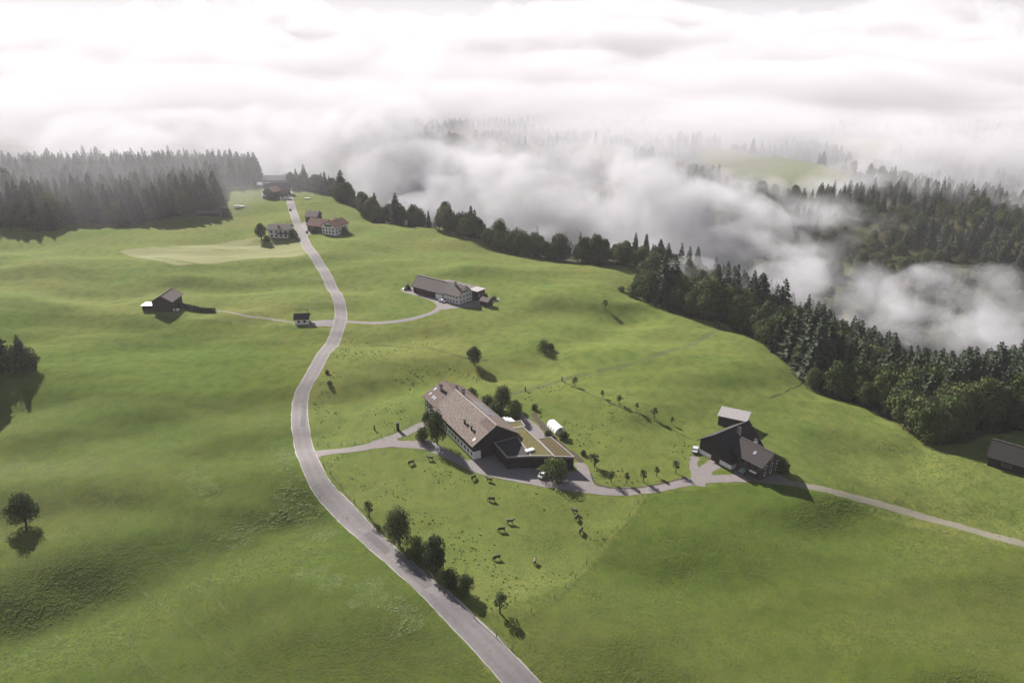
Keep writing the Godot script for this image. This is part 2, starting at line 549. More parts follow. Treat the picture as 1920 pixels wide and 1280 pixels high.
func build_roads() -> void:
	stem = smooth_line(pixs([[1090, 1400], [978, 1280], [890, 1187], [801, 1100], [738, 1046], [680, 994], [634, 946], [596, 900], [573, 850], [562, 790], [564, 745], [586, 700], [618, 650], [635, 612], [639, 590], [634, 560], [618, 530], [601, 500], [581, 470], [566, 440], [552, 405], [543, 375], [541, 356], [536, 340], [528, 328]]))
	var mb := Mb.new()
	ribbon(mb, stem, -2.75, 2.75, 0.07)
	structure("road", mb, mats.asphalt, "grey asphalt country road winding through the meadows", "road")
	mb = Mb.new()
	ribbon(mb, stem, -3.05, -2.7, 0.06, 0.3)
	ribbon(mb, stem, 2.7, 3.05, 0.06, 0.3)
	structure("road_verge", mb, mats.kerb_line, "pale gravel verge lining both road edges", "verge")
	mb = Mb.new()
	for side in [-1.75, 0.75]: ribbon(mb, stem, side, side + 0.95, 0.078, 0.5)
	structure("tyre_wear", mb, mats.asphalt_worn, "slightly darker tyre worn bands along the asphalt road", "road surface")
	mb = Mb.new()
	drape(mb, pixs([[758, 1072], [775, 1064], [815, 1096], [796, 1104]]), 0.085, 1.5)
	drape(mb, pixs([[680, 1002], [693, 996], [733, 1032], [722, 1040]]), 0.085, 1.5)
	drape(mb, pixs([[562, 800], [573, 800], [573, 760], [566, 760]]), 0.085, 1.5)
	structure("road_patch", mb, mats.asphalt_patch, "darker repair patches in the asphalt road", "road patch")
	mb = Mb.new()
	var farm := smooth_line(pixs([[582, 850], [610, 847], [650, 844], [700, 836], [745, 832], [795, 836], [850, 858], [900, 881], [960, 895], [1030, 907], [1100, 917], [1160, 922], [1230, 916], [1290, 904], [1340, 898], [1400, 897]]))
	ribbon(mb, farm, -2.0, 2.0, 0.06, 0.5)
	drape(mb, round_poly(pixs([[585, 828], [592, 846], [625, 843], [640, 848], [600, 856], [588, 872], [576, 850]])), 0.05)
	structure("farm_track", mb, mats.paving, "pale paved farm track from the road past both farmsteads", "track")
	mb = Mb.new()
	ribbon(mb, smooth_line(pixs([[690, 836], [725, 824], [760, 811], [800, 793]])), -1.9, 1.9, 0.045, 0.5)
	drape(mb, round_poly(pixs([[690, 832], [735, 822], [760, 830], [800, 824], [850, 850], [880, 868], [830, 850], [790, 842], [740, 838]])), 0.04)
	structure("farm_drive", mb, mats.paving, "pale driveway leading up to the long farmhouse", "driveway")
	mb = Mb.new()
	drape(mb, round_poly(pixs([[880, 862], [960, 872], [1075, 884], [1076, 868], [1098, 870], [1108, 890], [1114, 908], [1130, 918], [1060, 914], [980, 900], [900, 880]])), 0.04)
	drape(mb, pixs([[890, 862], [912, 850], [945, 846], [960, 873], [905, 876]]), 0.035)
	drape(mb, pixs([[966, 752], [982, 778], [1008, 798], [1030, 822], [1010, 826], [985, 804], [970, 778], [960, 752]]), 0.04)
	structure("farmyard", mb, mats.paving, "pale paved yard around the turf roofed farm buildings", "yard")
	mb = Mb.new()
	ribbon(mb, smooth_line(pixs([[1306, 910], [1312, 892], [1325, 880], [1345, 866]])), -2.4, 2.4, 0.04, 0.6)
	ribbon(mb, smooth_line(pixs([[1308, 895], [1301, 872], [1303, 856]])), -1.4, 1.4, 0.035, 0.5)
	drape(mb, pixs([[1290, 905], [1300, 890], [1330, 888], [1345, 893], [1380, 888], [1370, 872], [1400, 868], [1455, 886], [1485, 903], [1440, 902], [1390, 899], [1340, 902], [1310, 908]]), 0.03)
	structure("farmyard", mb, mats.paving, "pale paved yard below the black roofed farmhouse", "yard")
	mb = Mb.new()
	var lane := smooth_line(pixs([[1395, 897], [1440, 901], [1500, 909], [1560, 921], [1650, 945], [1750, 974], [1850, 1002], [1940, 1026], [2060, 1062]]))
	ribbon(mb, lane, -1.5, 1.5, 0.045, 0.5)
	structure("gravel_lane", mb, mats.gravel, "narrow gravel lane leaving the black roofed farmhouse across green meadow", "lane")
	mb = Mb.new()
	ribbon(mb, smooth_line(pixs([[644, 603], [680, 605], [730, 604], [775, 597], [808, 587], [824, 577], [826, 570]])), -1.7, 1.7, 0.05, 0.4)
	drape(mb, round_poly(pixs([[752, 541], [770, 538], [790, 550], [830, 560], [862, 570], [900, 562], [930, 558], [936, 562], [905, 574], [860, 577], [826, 580], [812, 566], [780, 554], [757, 548]])), 0.04)
	structure("farm_lane", mb, mats.paving, "curved pale lane to the white gabled farmhouse", "lane")
	mb = Mb.new()
	drape(mb, pixs([[632, 600], [632, 612], [585, 612], [582, 602]]), 0.05)
	structure("hut_forecourt", mb, mats.paving, "paved forecourt between the small hut and the road", "forecourt")
	mb = Mb.new()
	ribbon(mb, smooth_line(pixs([[585, 612], [545, 604], [500, 597], [450, 590], [400, 582], [340, 576]])), -0.9, 0.9, 0.045, 0.6)
	structure("footpath", mb, mats.gravel, "thin gravel footpath from the small hut to the clipped hedge", "path")
	mb = Mb.new()
	drape(mb, pixs([[566, 432], [560, 420], [582, 412], [592, 428], [586, 436], [574, 444]]), 0.06, 3.0)
	drape(mb, pixs([[540, 446], [552, 440], [558, 446], [548, 452]]), 0.06, 3.0)
	drape(mb, pixs([[490, 372], [538, 372], [536, 350], [500, 345]]), 0.06, 3.0)
	structure("house_forecourt", mb, mats.paving, "paved forecourts of the houses along the road", "forecourt")
	mb = Mb.new()
	drape(mb, pixs([[222, 471], [330, 462], [440, 451], [556, 445], [568, 462], [572, 479], [460, 486], [375, 495], [330, 498], [280, 487]]), 0.05, 4.0)
	structure("mown_field", mb, mats.stubble, "yellowish freshly mown hay strip beside the road", "field")
	mb = Mb.new()
	var rut := smooth_line(pixs([[958, 740], [1000, 730], [1060, 712], [1130, 695], [1200, 678], [1270, 655], [1320, 634], [1347, 620], [1348, 612], [1344, 600]]))
	for side in [-0.8, 0.8]: ribbon(mb, rut, side - 0.2, side + 0.2, 0.04, 0.3)
	structure("wheel_track", mb, mats.rut_pale, "pair of pale wheel ruts crossing the pasture to the wood", "wheel track")
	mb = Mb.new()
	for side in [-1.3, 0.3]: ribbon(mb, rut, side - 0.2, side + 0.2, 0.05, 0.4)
	for q in [[[1054, 716], [1100, 736], [1165, 764], [1230, 790], [1300, 824]], [[1440, 748], [1475, 734], [1510, 716]], [[600, 660], [720, 648], [860, 668], [930, 676]]]:  # shadow of fence and ditch painted on the pasture as dark strips
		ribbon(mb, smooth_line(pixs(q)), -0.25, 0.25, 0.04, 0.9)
	structure("rut_and_shadow_lines", mb, mats.rut_and_shadow, "dark lines along wheel ruts and painted shadow lines at pasture boundaries", "grass")
	mb = Mb.new()
	for q in [[[100, 1185], [150, 1228], [215, 1290]], [[192, 1170], [250, 1220], [325, 1285]], [[161, 1012], [250, 1090], [365, 1178], [480, 1270]], [[250, 1010], [340, 1080], [430, 1150]], [[30, 845], [90, 900], [150, 965]], [[160, 880], [240, 980]], [[0, 465], [120, 505], [200, 535], [262, 560]], [[20, 520], [80, 560]], [[120, 505], [180, 552]], [[583, 520], [595, 555], [600, 592]], [[576, 520], [588, 555], [594, 592]], [[448, 494], [460, 520], [475, 545]], [[454, 494], [468, 520], [484, 545]], [[1300, 1060], [1270, 1120]], [[1310, 1060], [1280, 1122]], [[1405, 1140], [1385, 1185]], [[1740, 1090], [1715, 1170]], [[1750, 1090], [1727, 1170]], [[0, 545], [45, 575]], [[225, 470], [170, 450]]]:
		ribbon(mb, smooth_line(pixs(q)), -0.13, 0.13, 0.03, 0.5)
	structure("mowing_line", mb, mats.pale_grass, "faint pale tractor lines in the mown meadows", "wheel track")
	mb = Mb.new()
	ribbon(mb, smooth_line(pixs([[1000, 775], [1012, 792], [1030, 812], [1050, 832], [1075, 852], [1092, 866]])), -1.0, 1.0, 0.05, 0.8)
	ribbon(mb, smooth_line(pixs([[1108, 888], [1116, 905], [1140, 914], [1185, 915], [1230, 909], [1285, 896]])), -0.3, 0.3, 0.09, 0.3)
	structure("earth_bank", mb, mats.soil, "strip of bare brown earth behind the turf roofed sheds", "bank")

# ------------------------------------------------------------------ buildings
# local frame: x along the ridge, z across; origin at one ground corner
func gable_house(t: Node3D, x0: float, x1: float, z0: float, z1: float, eave: float, ridge: float, wall: Material, roof: Material, over := 0.8, low := -1.0, trim: Material = null, eave_b := -9.0, ridge_at := -99.0) -> void:
	var zm := (z0 + z1) / 2 if ridge_at < -90.0 else ridge_at
	var e2 := eave if eave_b < -8.0 else eave_b
	var mb := Mb.new()
	for z in [z0, z1]:
		var ez: float = eave if z == z0 else e2
		mb.quad(Vector3(x0, low, z), Vector3(x1, low, z), Vector3(x1, ez, z), Vector3(x0, ez, z), Vector3(0, 0, z - zm))
	for x in [x0, x1]:
		var hint := Vector3(x - (x0 + x1) / 2, 0, 0)
		mb.quad(Vector3(x, low, z0), Vector3(x, low, z1), Vector3(x, e2, z1), Vector3(x, eave, z0), hint)
		mb.tri(Vector3(x, eave, z0), Vector3(x, e2, z1), Vector3(x, ridge - 0.1, zm), hint)
	part("wall", mb, wall, t)
	mb = Mb.new()
	var slopes := {-1.0: (ridge - eave) / (zm - z0), 1.0: (ridge - e2) / (z1 - zm)}
	for s in [-1.0, 1.0]:
		var ze: float = (z0 if s < 0 else z1) + s * over
		var ye: float = (eave if s < 0 else e2) - slopes[s] * over + 0.12
		var a := Vector3(x0 - over, ye, ze); var b := Vector3(x1 + over, ye, ze)
		var c := Vector3(x1 + over, ridge + 0.12, zm); var d := Vector3(x0 - over, ridge + 0.12, zm)
		var th := Vector3(0, 0.24, 0)
		mb.quad(a + th, b + th, c + th, d + th, Vector3(0, 1, s))
		mb.quad(a, b, c, d, Vector3(0, -1, -s))
		mb.quad(a, b, b + th, a + th, Vector3(0, 0, s))
		mb.quad(a, d, d + th, a + th, Vector3.LEFT)
		mb.quad(b, c, c + th, b + th, Vector3.RIGHT)
	var r := part("roof", mb, roof, t)
	if trim:
		mb = Mb.new()
		for x in [x0 - over - 0.06, x1 + over]:
			for s in [-1.0, 1.0]:
				var ze: float = (z0 if s < 0 else z1) + s * over
				var ye: float = (eave if s < 0 else e2) - slopes[s] * over + 0.10
				var a := Vector3(x, ye, ze); var d := Vector3(x, ridge + 0.10, zm)
				var w := Vector3(0.06, 0, 0); var th := Vector3(0, 0.34, 0)
				mb.quad(a, d, d + th, a + th, Vector3.LEFT); mb.quad(a + w, d + w, d + w + th, a + w + th, Vector3.RIGHT)
				mb.quad(a + th, d + th, d + th + w, a + th + w, Vector3.UP)
		mb.box(Vector3(x0 - over, ridge + 0.30, zm - 0.22), Vector3(x1 + over, ridge + 0.46, zm + 0.22))
		part("verge_board", mb, trim, r)

# a window on a wall plane: axis "z" means the wall faces +-z at that z
func window(t: Node3D, side: String, at: float, along: float, y: float, w: float, h: float, out: float, frame: Material = null, pane: Material = null) -> void:
	var mb := Mb.new()
	var fm: Material = frame if frame else mats.render_white
	var o0 := minf(0.02 * out, 0.08 * out); var o1 := maxf(0.02 * out, 0.08 * out)
	if side == "z":
		for q in [[-w / 2 - 0.12, -w / 2, -h / 2 - 0.12, h / 2 + 0.12], [w / 2, w / 2 + 0.12, -h / 2 - 0.12, h / 2 + 0.12], [-w / 2, w / 2, h / 2, h / 2 + 0.12], [-w / 2, w / 2, -h / 2 - 0.12, -h / 2]]:
			mb.box(Vector3(along + q[0], y + q[2], at + o0), Vector3(along + q[1], y + q[3], at + o1))
	else:
		for q in [[-w / 2 - 0.12, -w / 2, -h / 2 - 0.12, h / 2 + 0.12], [w / 2, w / 2 + 0.12, -h / 2 - 0.12, h / 2 + 0.12], [-w / 2, w / 2, h / 2, h / 2 + 0.12], [-w / 2, w / 2, -h / 2 - 0.12, -h / 2]]:
			mb.box(Vector3(at + o0, y + q[2], along + q[0]), Vector3(at + o1, y + q[3], along + q[1]))
	var f := part("window", mb, fm, t)
	mb = Mb.new()
	var p0 := minf(0.01 * out, 0.04 * out); var p1 := maxf(0.01 * out, 0.04 * out)
	if side == "z": mb.box(Vector3(along - w / 2, y - h / 2, at + p0), Vector3(along + w / 2, y + h / 2, at + p1))
	else: mb.box(Vector3(at + p0, y - h / 2, along - w / 2), Vector3(at + p1, y + h / 2, along + w / 2))
	part("pane", mb, pane if pane else mats.glass, f)

func chimney(t: Node3D, x: float, z: float, y0: float, y1: float, s := 0.45, m: Material = null) -> void:
	var mb := Mb.new()
	mb.box(Vector3(x - s, y0, z - s), Vector3(x + s, y1, z + s))
	var c := part("chimney", mb, m if m else mats.concrete, t)
	mb = Mb.new()
	mb.box(Vector3(x - s - 0.12, y1 + 0.003, z - s - 0.12), Vector3(x + s + 0.12, y1 + 0.18, z + s + 0.12))
	part("cap", mb, mats.tile_dark, c)

func on_slope(called: String, t: Node3D, x: float, f: float, z0: float, zm: float, eave: float, ridge: float, w: float, l: float, m: Material, up := 0.1) -> void:
	# a flat box lying on the roof slope running from z0 (eave) to zm (ridge); f = share of the way up
	var a := Vector3(x, eave + 0.36, z0); var b := Vector3(x, ridge + 0.36, zm)
	var d := (b - a).normalized()
	var n := Vector3(1, 0, 0).cross(d).normalized()
	if n.y < 0: n = -n
	var mb := Mb.new()
	mb.box(Vector3(-w / 2, 0, -l / 2), Vector3(w / 2, up, l / 2), Transform3D(Basis(Vector3.RIGHT, n, Vector3.RIGHT.cross(n)), a.lerp(b, f)))
	part(called, mb, m, t)

func farm_long() -> void:
	var o := flat(888, 862)
	var t := thing("farmhouse", "long farmhouse and barn with mottled red brown roof and black boarded gable", "farmhouse", Vector3(o.x, 0.0, o.z), face(888, 862, 798, 772))
	# barn: x 0..29, z 0..16 ; house: x 29..40
	var mb := Mb.new()
	mb.box(Vector3(0.0, -1, 0.0), Vector3(29, 3.0, 16))
	part("plinth", mb, mats.render_white, t)
	gable_house(t, -0.06, 29, -0.06, 16, 5.6, 10.6, mats.black_timber, mats.tile_barn, 0.9, 2.9, mats.flashing)
	for k in 11: window(t, "z", 0.0, 1.4 + k * 2.4, 1.7, 1.0, 1.0, -1.0, mats.concrete)
	# dark boarding over the gable down to the yard, with a big door
	mb = Mb.new()
	mb.box(Vector3(-0.18, -1, 2.6), Vector3(-0.08, 3.2, 16))
	part("boarding", mb, mats.black_timber, t)
	mb = Mb.new()
	mb.box(Vector3(-0.3, 0, 3.2), Vector3(-0.2, 3.6, 7.0))
	part("barn_door", mb, mats.door, t)
	# darker weathered strip of newer tiles at the front of the roof
	mb = Mb.new()
	var s := 5.0 / 8.0
	for q in [[-0.92, 6.0, -0.92, 8.0]]:
		mb.quad(Vector3(q[0], 5.6 + s * q[2] + 0.385, q[2]), Vector3(q[1], 5.6 + s * q[2] + 0.385, q[2]), Vector3(q[1], 10.985, q[3]), Vector3(q[0], 10.985, q[3]), Vector3(0, 1, -1))
	var strip := part("roof_tiles", mb, mats.tile_rust, t)
	tag(strip, "patch of redder newer roof tiles by the black gable", "")
	for k in [[11.0, 0.30], [6.0, 0.30]]:
		mb = Mb.new()
		var y: float = 5.6 + 5.0 * k[1] + 0.3
		mb.tube(Vector3(k[0], y, 8 * k[1]), Vector3(k[0], y + 1.3, 8 * k[1]), 0.32, 0.32, 8)
		mb.box(Vector3(k[0] - 0.5, y + 1.3, 8 * k[1] - 0.5), Vector3(k[0] + 0.5, y + 1.5, 8 * k[1] + 0.5))
		part("roof_vent", mb, mats.tile_dark, t)
	chimney(t, 26, 9.2, 9.4, 12.3)
	for k in 3: on_slope("roof_glazing", t, 12.0 + k * 4.2, 0.45, 16.0, 8.0, 5.6, 10.6, 3.2, 4.6, mats.skylight, 0.06)
	on_slope("roof_hatch", t, 1.2, 0.12, 0.0, 8.0, 5.6, 10.6, 1.1, 1.3, mats.flashing)
	# dwelling end, a little lower
	var hb := Node3D.new(); hb.name = "dwelling"; t.add_child(hb)
	gable_house(hb, 29.9, 40, 0.3, 15.7, 5.9, 9.9, mats.brown_timber, mats.tile_rust, 0.7, -1.0)
	for f in 2:
		for k in 4: window(hb, "z", 0.3, 31.4 + k * 2.4, 1.6 + f * 2.6, 1.0, 1.3, -1.0)
		for k in 5: window(hb, "x", 40.0, 2.6 + k * 2.7, 1.6 + f * 2.6, 1.0, 1.3, 1.0)
	chimney(hb, 36.2, 5.2, 8.0, 11.0, 0.5)
	chimney(hb, 31.6, 9.4, 8.6, 11.4, 0.4)
	for k in [[38.4, 0.22], [35.6, 0.2], [34.2, 0.2], [38.9, 0.5]]: on_slope("skylight", hb, k[0], k[1], 0.3, 8.0, 5.9, 9.9, 0.9, 1.2, mats.skylight)
	# annexes with turf roofs: outlines read at roof height
	var inv := t.transform.affine_inverse()
	var annexes := [
		["turf_roof_annex", [[958, 804], [981, 801], [1038, 855], [996, 855]], 4.4, "sedum"],
		["turf_roof_annex", [[1008, 823], [1033, 820], [1076, 857], [1040, 856]], 4.4, "sedum_brown"],
		["turf_roof_annex", [[946, 794], [977, 789], [984, 799], [956, 803]], 4.2, "sedum"],
		["lean_to", [[919, 846], [961, 838], [994, 855], [951, 857]], 4.2, "tile_dark"]]
	for a in annexes:
		var poly := PackedVector2Array()
		for q in a[1]:
			var w: Vector3 = inv * flat(q[0], q[1], a[2])
			poly.append(Vector2(w.x, w.z))
		if a[0] == "lean_to":
			poly[0] = Vector2(-0.35, 7.6); poly[1] = Vector2(-0.35, 16.0)
		mb = Mb.new()
		mb.prism(poly, -1.0, a[2] - 0.05)
		var an := part(a[0], mb, mats.black_timber, t)
		var inner: PackedVector2Array = Geometry2D.offset_polygon(poly, -0.35)[0]
		mb = Mb.new()
		mb.prism(inner, a[2] - 0.02, a[2] + 0.12)
		part("turf" if a[3] != "tile_dark" else "roofing", mb, mats[a[3]], an)
		mb = Mb.new()
		for k in poly.size():
			var i0 := poly[k]; var i1 := poly[(k + 1) % poly.size()]
			var dd := (i1 - i0).normalized()
			var nn := Vector2(-dd.y, dd.x) * 0.17
			mb.prism(PackedVector2Array([i0 - nn + dd * 0.17, i1 - nn - dd * 0.17, i1 + nn - dd * 0.17, i0 + nn + dd * 0.17]), a[2] - 0.3, a[2] + 0.24)
			mb.prism(PackedVector2Array([i0 + Vector2(-0.19, -0.19), i0 + Vector2(0.19, -0.19), i0 + Vector2(0.19, 0.19), i0 + Vector2(-0.19, 0.19)]), a[2] - 0.31, a[2] + 0.25)
		part("roof_rim", mb, mats.flashing, an)
	# roof lantern on the larger turf roof
	var w: Vector3 = inv * flat(993, 846, 4.4)
	mb = Mb.new()
	mb.box(Vector3(-0.7, 4.5, -1.5), Vector3(0.7, 5.1, 1.5), Transform3D(Basis.IDENTITY, Vector3(w.x, 0, w.z)))
	part("roof_lantern", mb, mats.car_white, t)
	# glazed sheds row behind the barn
	for k in 3:
		w = inv * flat(948 + k * 5.5, 785 + k * 0.6, 2.5)
		mb = Mb.new()
		mb.box(Vector3(w.x - 1.6, -0.5, w.z - 0.5), Vector3(w.x + 1.6, 2.5, w.z + 0.5))
		part("glazed_frame", mb, mats.plastic_film, t)

func farm_black() -> void:
	var o := flat(1311, 849)
	var turn := face(1311, 849, 1363, 877)
	# local x across the gable (12 m), -z along the ridge; build with ridge along x instead
	var t := thing("farmhouse", "farmhouse with steep black roof and white plinth beside the gravel lane", "farmhouse", Vector3(o.x, 0, o.z), turn + PI / 2)
	# after turning: local +x = old -z (along ridge, away), local z = old x
	var mb := Mb.new()
	mb.box(Vector3(0.05, -1, 0.05), Vector3(15.95, 2.2, 12.95))
	part("plinth", mb, mats.render_white, t)
	gable_house(t, 0, 15, 0, 13, 5.0, 9.6, mats.black_timber, mats.tile_dark, 0.8, 1.6, null, 3.0, 6.3)
	window(t, "x", 0.0, 4.0, 3.4, 0.9, 0.9, -1.0, mats.brown_timber)
	chimney(t, 8.5, 8.2, 6.6, 10.2, 0.45, mats.concrete)
	mb = Mb.new()
	mb.box(Vector3(-0.1, -0.5, 5.0), Vector3(-0.02, 3.0, 8.4))
	part("barn_door", mb, mats.door, t)
	# dwelling wing towards the viewer
	var hb := Node3D.new(); hb.name = "dwelling"; t.add_child(hb)
	hb.position = Vector3(2.4, 0, 11.0)
	hb.rotation.y = -PI / 2
	gable_house(hb, 0, 11, -9.5, 0, 4.9, 7.9, mats.grey_timber, mats.tile_dark, 0.8, -1.0, mats.grey_timber)
	for f in 2:
		for k in 4: window(hb, "z", 0.0, 1.6 + k * 2.5, 1.5 + f * 2.3, 0.9, 1.1, 1.0, mats.grey_timber)
		for k in 3: window(hb, "x", 11.0, -8.0 + k * 2.9, 1.5 + f * 2.3, 0.9, 1.1, 1.0, mats.shingle_white)
	window(hb, "x", 11.0, -4.75, 6.1, 0.9, 0.9, 1.0, mats.shingle_white)
	chimney(hb, 4.0, -5.6, 7.0, 9.2, 0.4, mats.render_white)
	on_slope("skylight", hb, 6.5, 0.5, 0.0, -4.75, 4.9, 7.9, 0.9, 1.2, mats.skylight)
	mb = Mb.new()
	mb.box(Vector3(1.0, 2.5, 0.15), Vector3(10.4, 2.65, 1.9))
	for k in 4: mb.box(Vector3(1.1 + k * 3.0, 0, 1.7), Vector3(1.25 + k * 3.0, 2.5, 1.85))
	part("porch", mb, mats.grey_timber, hb)

func shed_back() -> void:
	var a := flat(1346, 796)
	var b := flat(1395, 808)
	var t := thing("shed", "dark boarded shed with pale metal roof behind the black roofed farmhouse", "shed", Vector3(a.x, 0, a.z), face(1346, 796, 1396, 807))
	var mb := Mb.new()
	mb.prism(PackedVector2Array([Vector2(0, -5.5), Vector2(9.5, -5.5), Vector2(9.5, 0), Vector2(0, 0)]), -1.0, 3.5)
	part("wall", mb, mats.black_timber, t)
	mb = Mb.new()
	var p := [Vector3(-0.4, 3.6, 0.5), Vector3(9.9, 3.6, 0.5), Vector3(9.9, 4.5, -6.0), Vector3(-0.4, 4.5, -6.0)]
	var th := Vector3(0, 0.15, 0)
	mb.quad(p[0] + th, p[1] + th, p[2] + th, p[3] + th, Vector3.UP)
	mb.quad(p[0], p[1], p[2], p[3], Vector3.DOWN)
	mb.quad(p[0], p[1], p[1] + th, p[0] + th, Vector3.BACK); mb.quad(p[2], p[3], p[3] + th, p[2] + th, Vector3.FORWARD)
	mb.quad(p[0], p[3], p[3] + th, p[0] + th, Vector3.LEFT); mb.quad(p[1], p[2], p[2] + th, p[1] + th, Vector3.RIGHT)
	part("roof", mb, mats.sheet_metal, t)

func farm_white() -> void:
	var o := flat(775, 548)
	var t := thing("farmhouse", "long grey roofed farmhouse with white shingled gable on a meadow", "farmhouse", Vector3(o.x, 0, o.z), face(775, 548, 864, 572))
	gable_house(t, 0, 22, -10, 0, 4.0, 8.5, mats.brown_timber, mats.tile_grey, 0.8, -1.0, mats.flashing)
	var hb := Node3D.new(); hb.name = "dwelling"; t.add_child(hb)
	gable_house(hb, 22.9, 34, -10.2, 0.2, 4.7, 8.9, mats.shingle_white, mats.tile_grey, 0.7, -1.0)
	for f in 3:
		for k in 4: window(hb, "x", 34.0, -8.5 + k * 2.4 if f < 2 else -6.5 + k * 1.2, 1.3 + f * 2.4, 0.9, 1.2, 1.0)
	for f in 2:
		for k in 5: window(hb, "z", 0.2, 24.2 + k * 2.1, 1.3 + f * 2.3, 0.9, 1.2, 1.0)
	chimney(hb, 28.0, -4.0, 7.6, 10.3, 0.4)
	var mb := Mb.new()
	mb.box(Vector3(17.0, 0.2, 0.01), Vector3(22.0, 2.8, 0.08))
	part("white_panel", mb, mats.render_white, t)
	for k in 4:
		mb = Mb.new()
		mb.box(Vector3(2.0 + k * 3.6, 0.0, 0.01), Vector3(4.4 + k * 3.6, 2.6, 0.07))
		part("stable_door", mb, mats.door, t)
	# parallel wing behind with a flat metal end
	mb = Mb.new()
	mb.box(Vector3(10, -1, -17), Vector3(37, 4.9, -10.6))
	var wing := part("rear_wing", mb, mats.brown_timber, t)
	mb = Mb.new()
	mb.box(Vector3(9.4, 4.93, -17.6), Vector3(31, 5.2, -10.3))
	part("wing_roof", mb, mats.tile_grey, wing)
	mb = Mb.new()
	mb.box(Vector3(31.02, 4.93, -17.6), Vector3(37.6, 5.25, -10.3))
	part("metal_roof", mb, mats.sheet_metal, wing)
	for k in 2: window(t, "x", 37.0, -15.5 + k * 3.0, 2.6, 1.2, 1.0, 1.0)
	var h := pix(912, 572)
	var s := thing("hut", "small brown hut beside the white shingled farmhouse", "hut", h, face(775, 548, 864, 572))
	gable_house(s, -2.5, 2.5, -2, 2, 2.6, 4.0, mats.brown_timber, mats.tile_grey, 0.5, -1.0)
	mb = Mb.new(); mb.box(Vector3(-0.6, 0, 2.02), Vector3(0.6, 2.0, 2.08)); part("door", mb, mats.door, s)

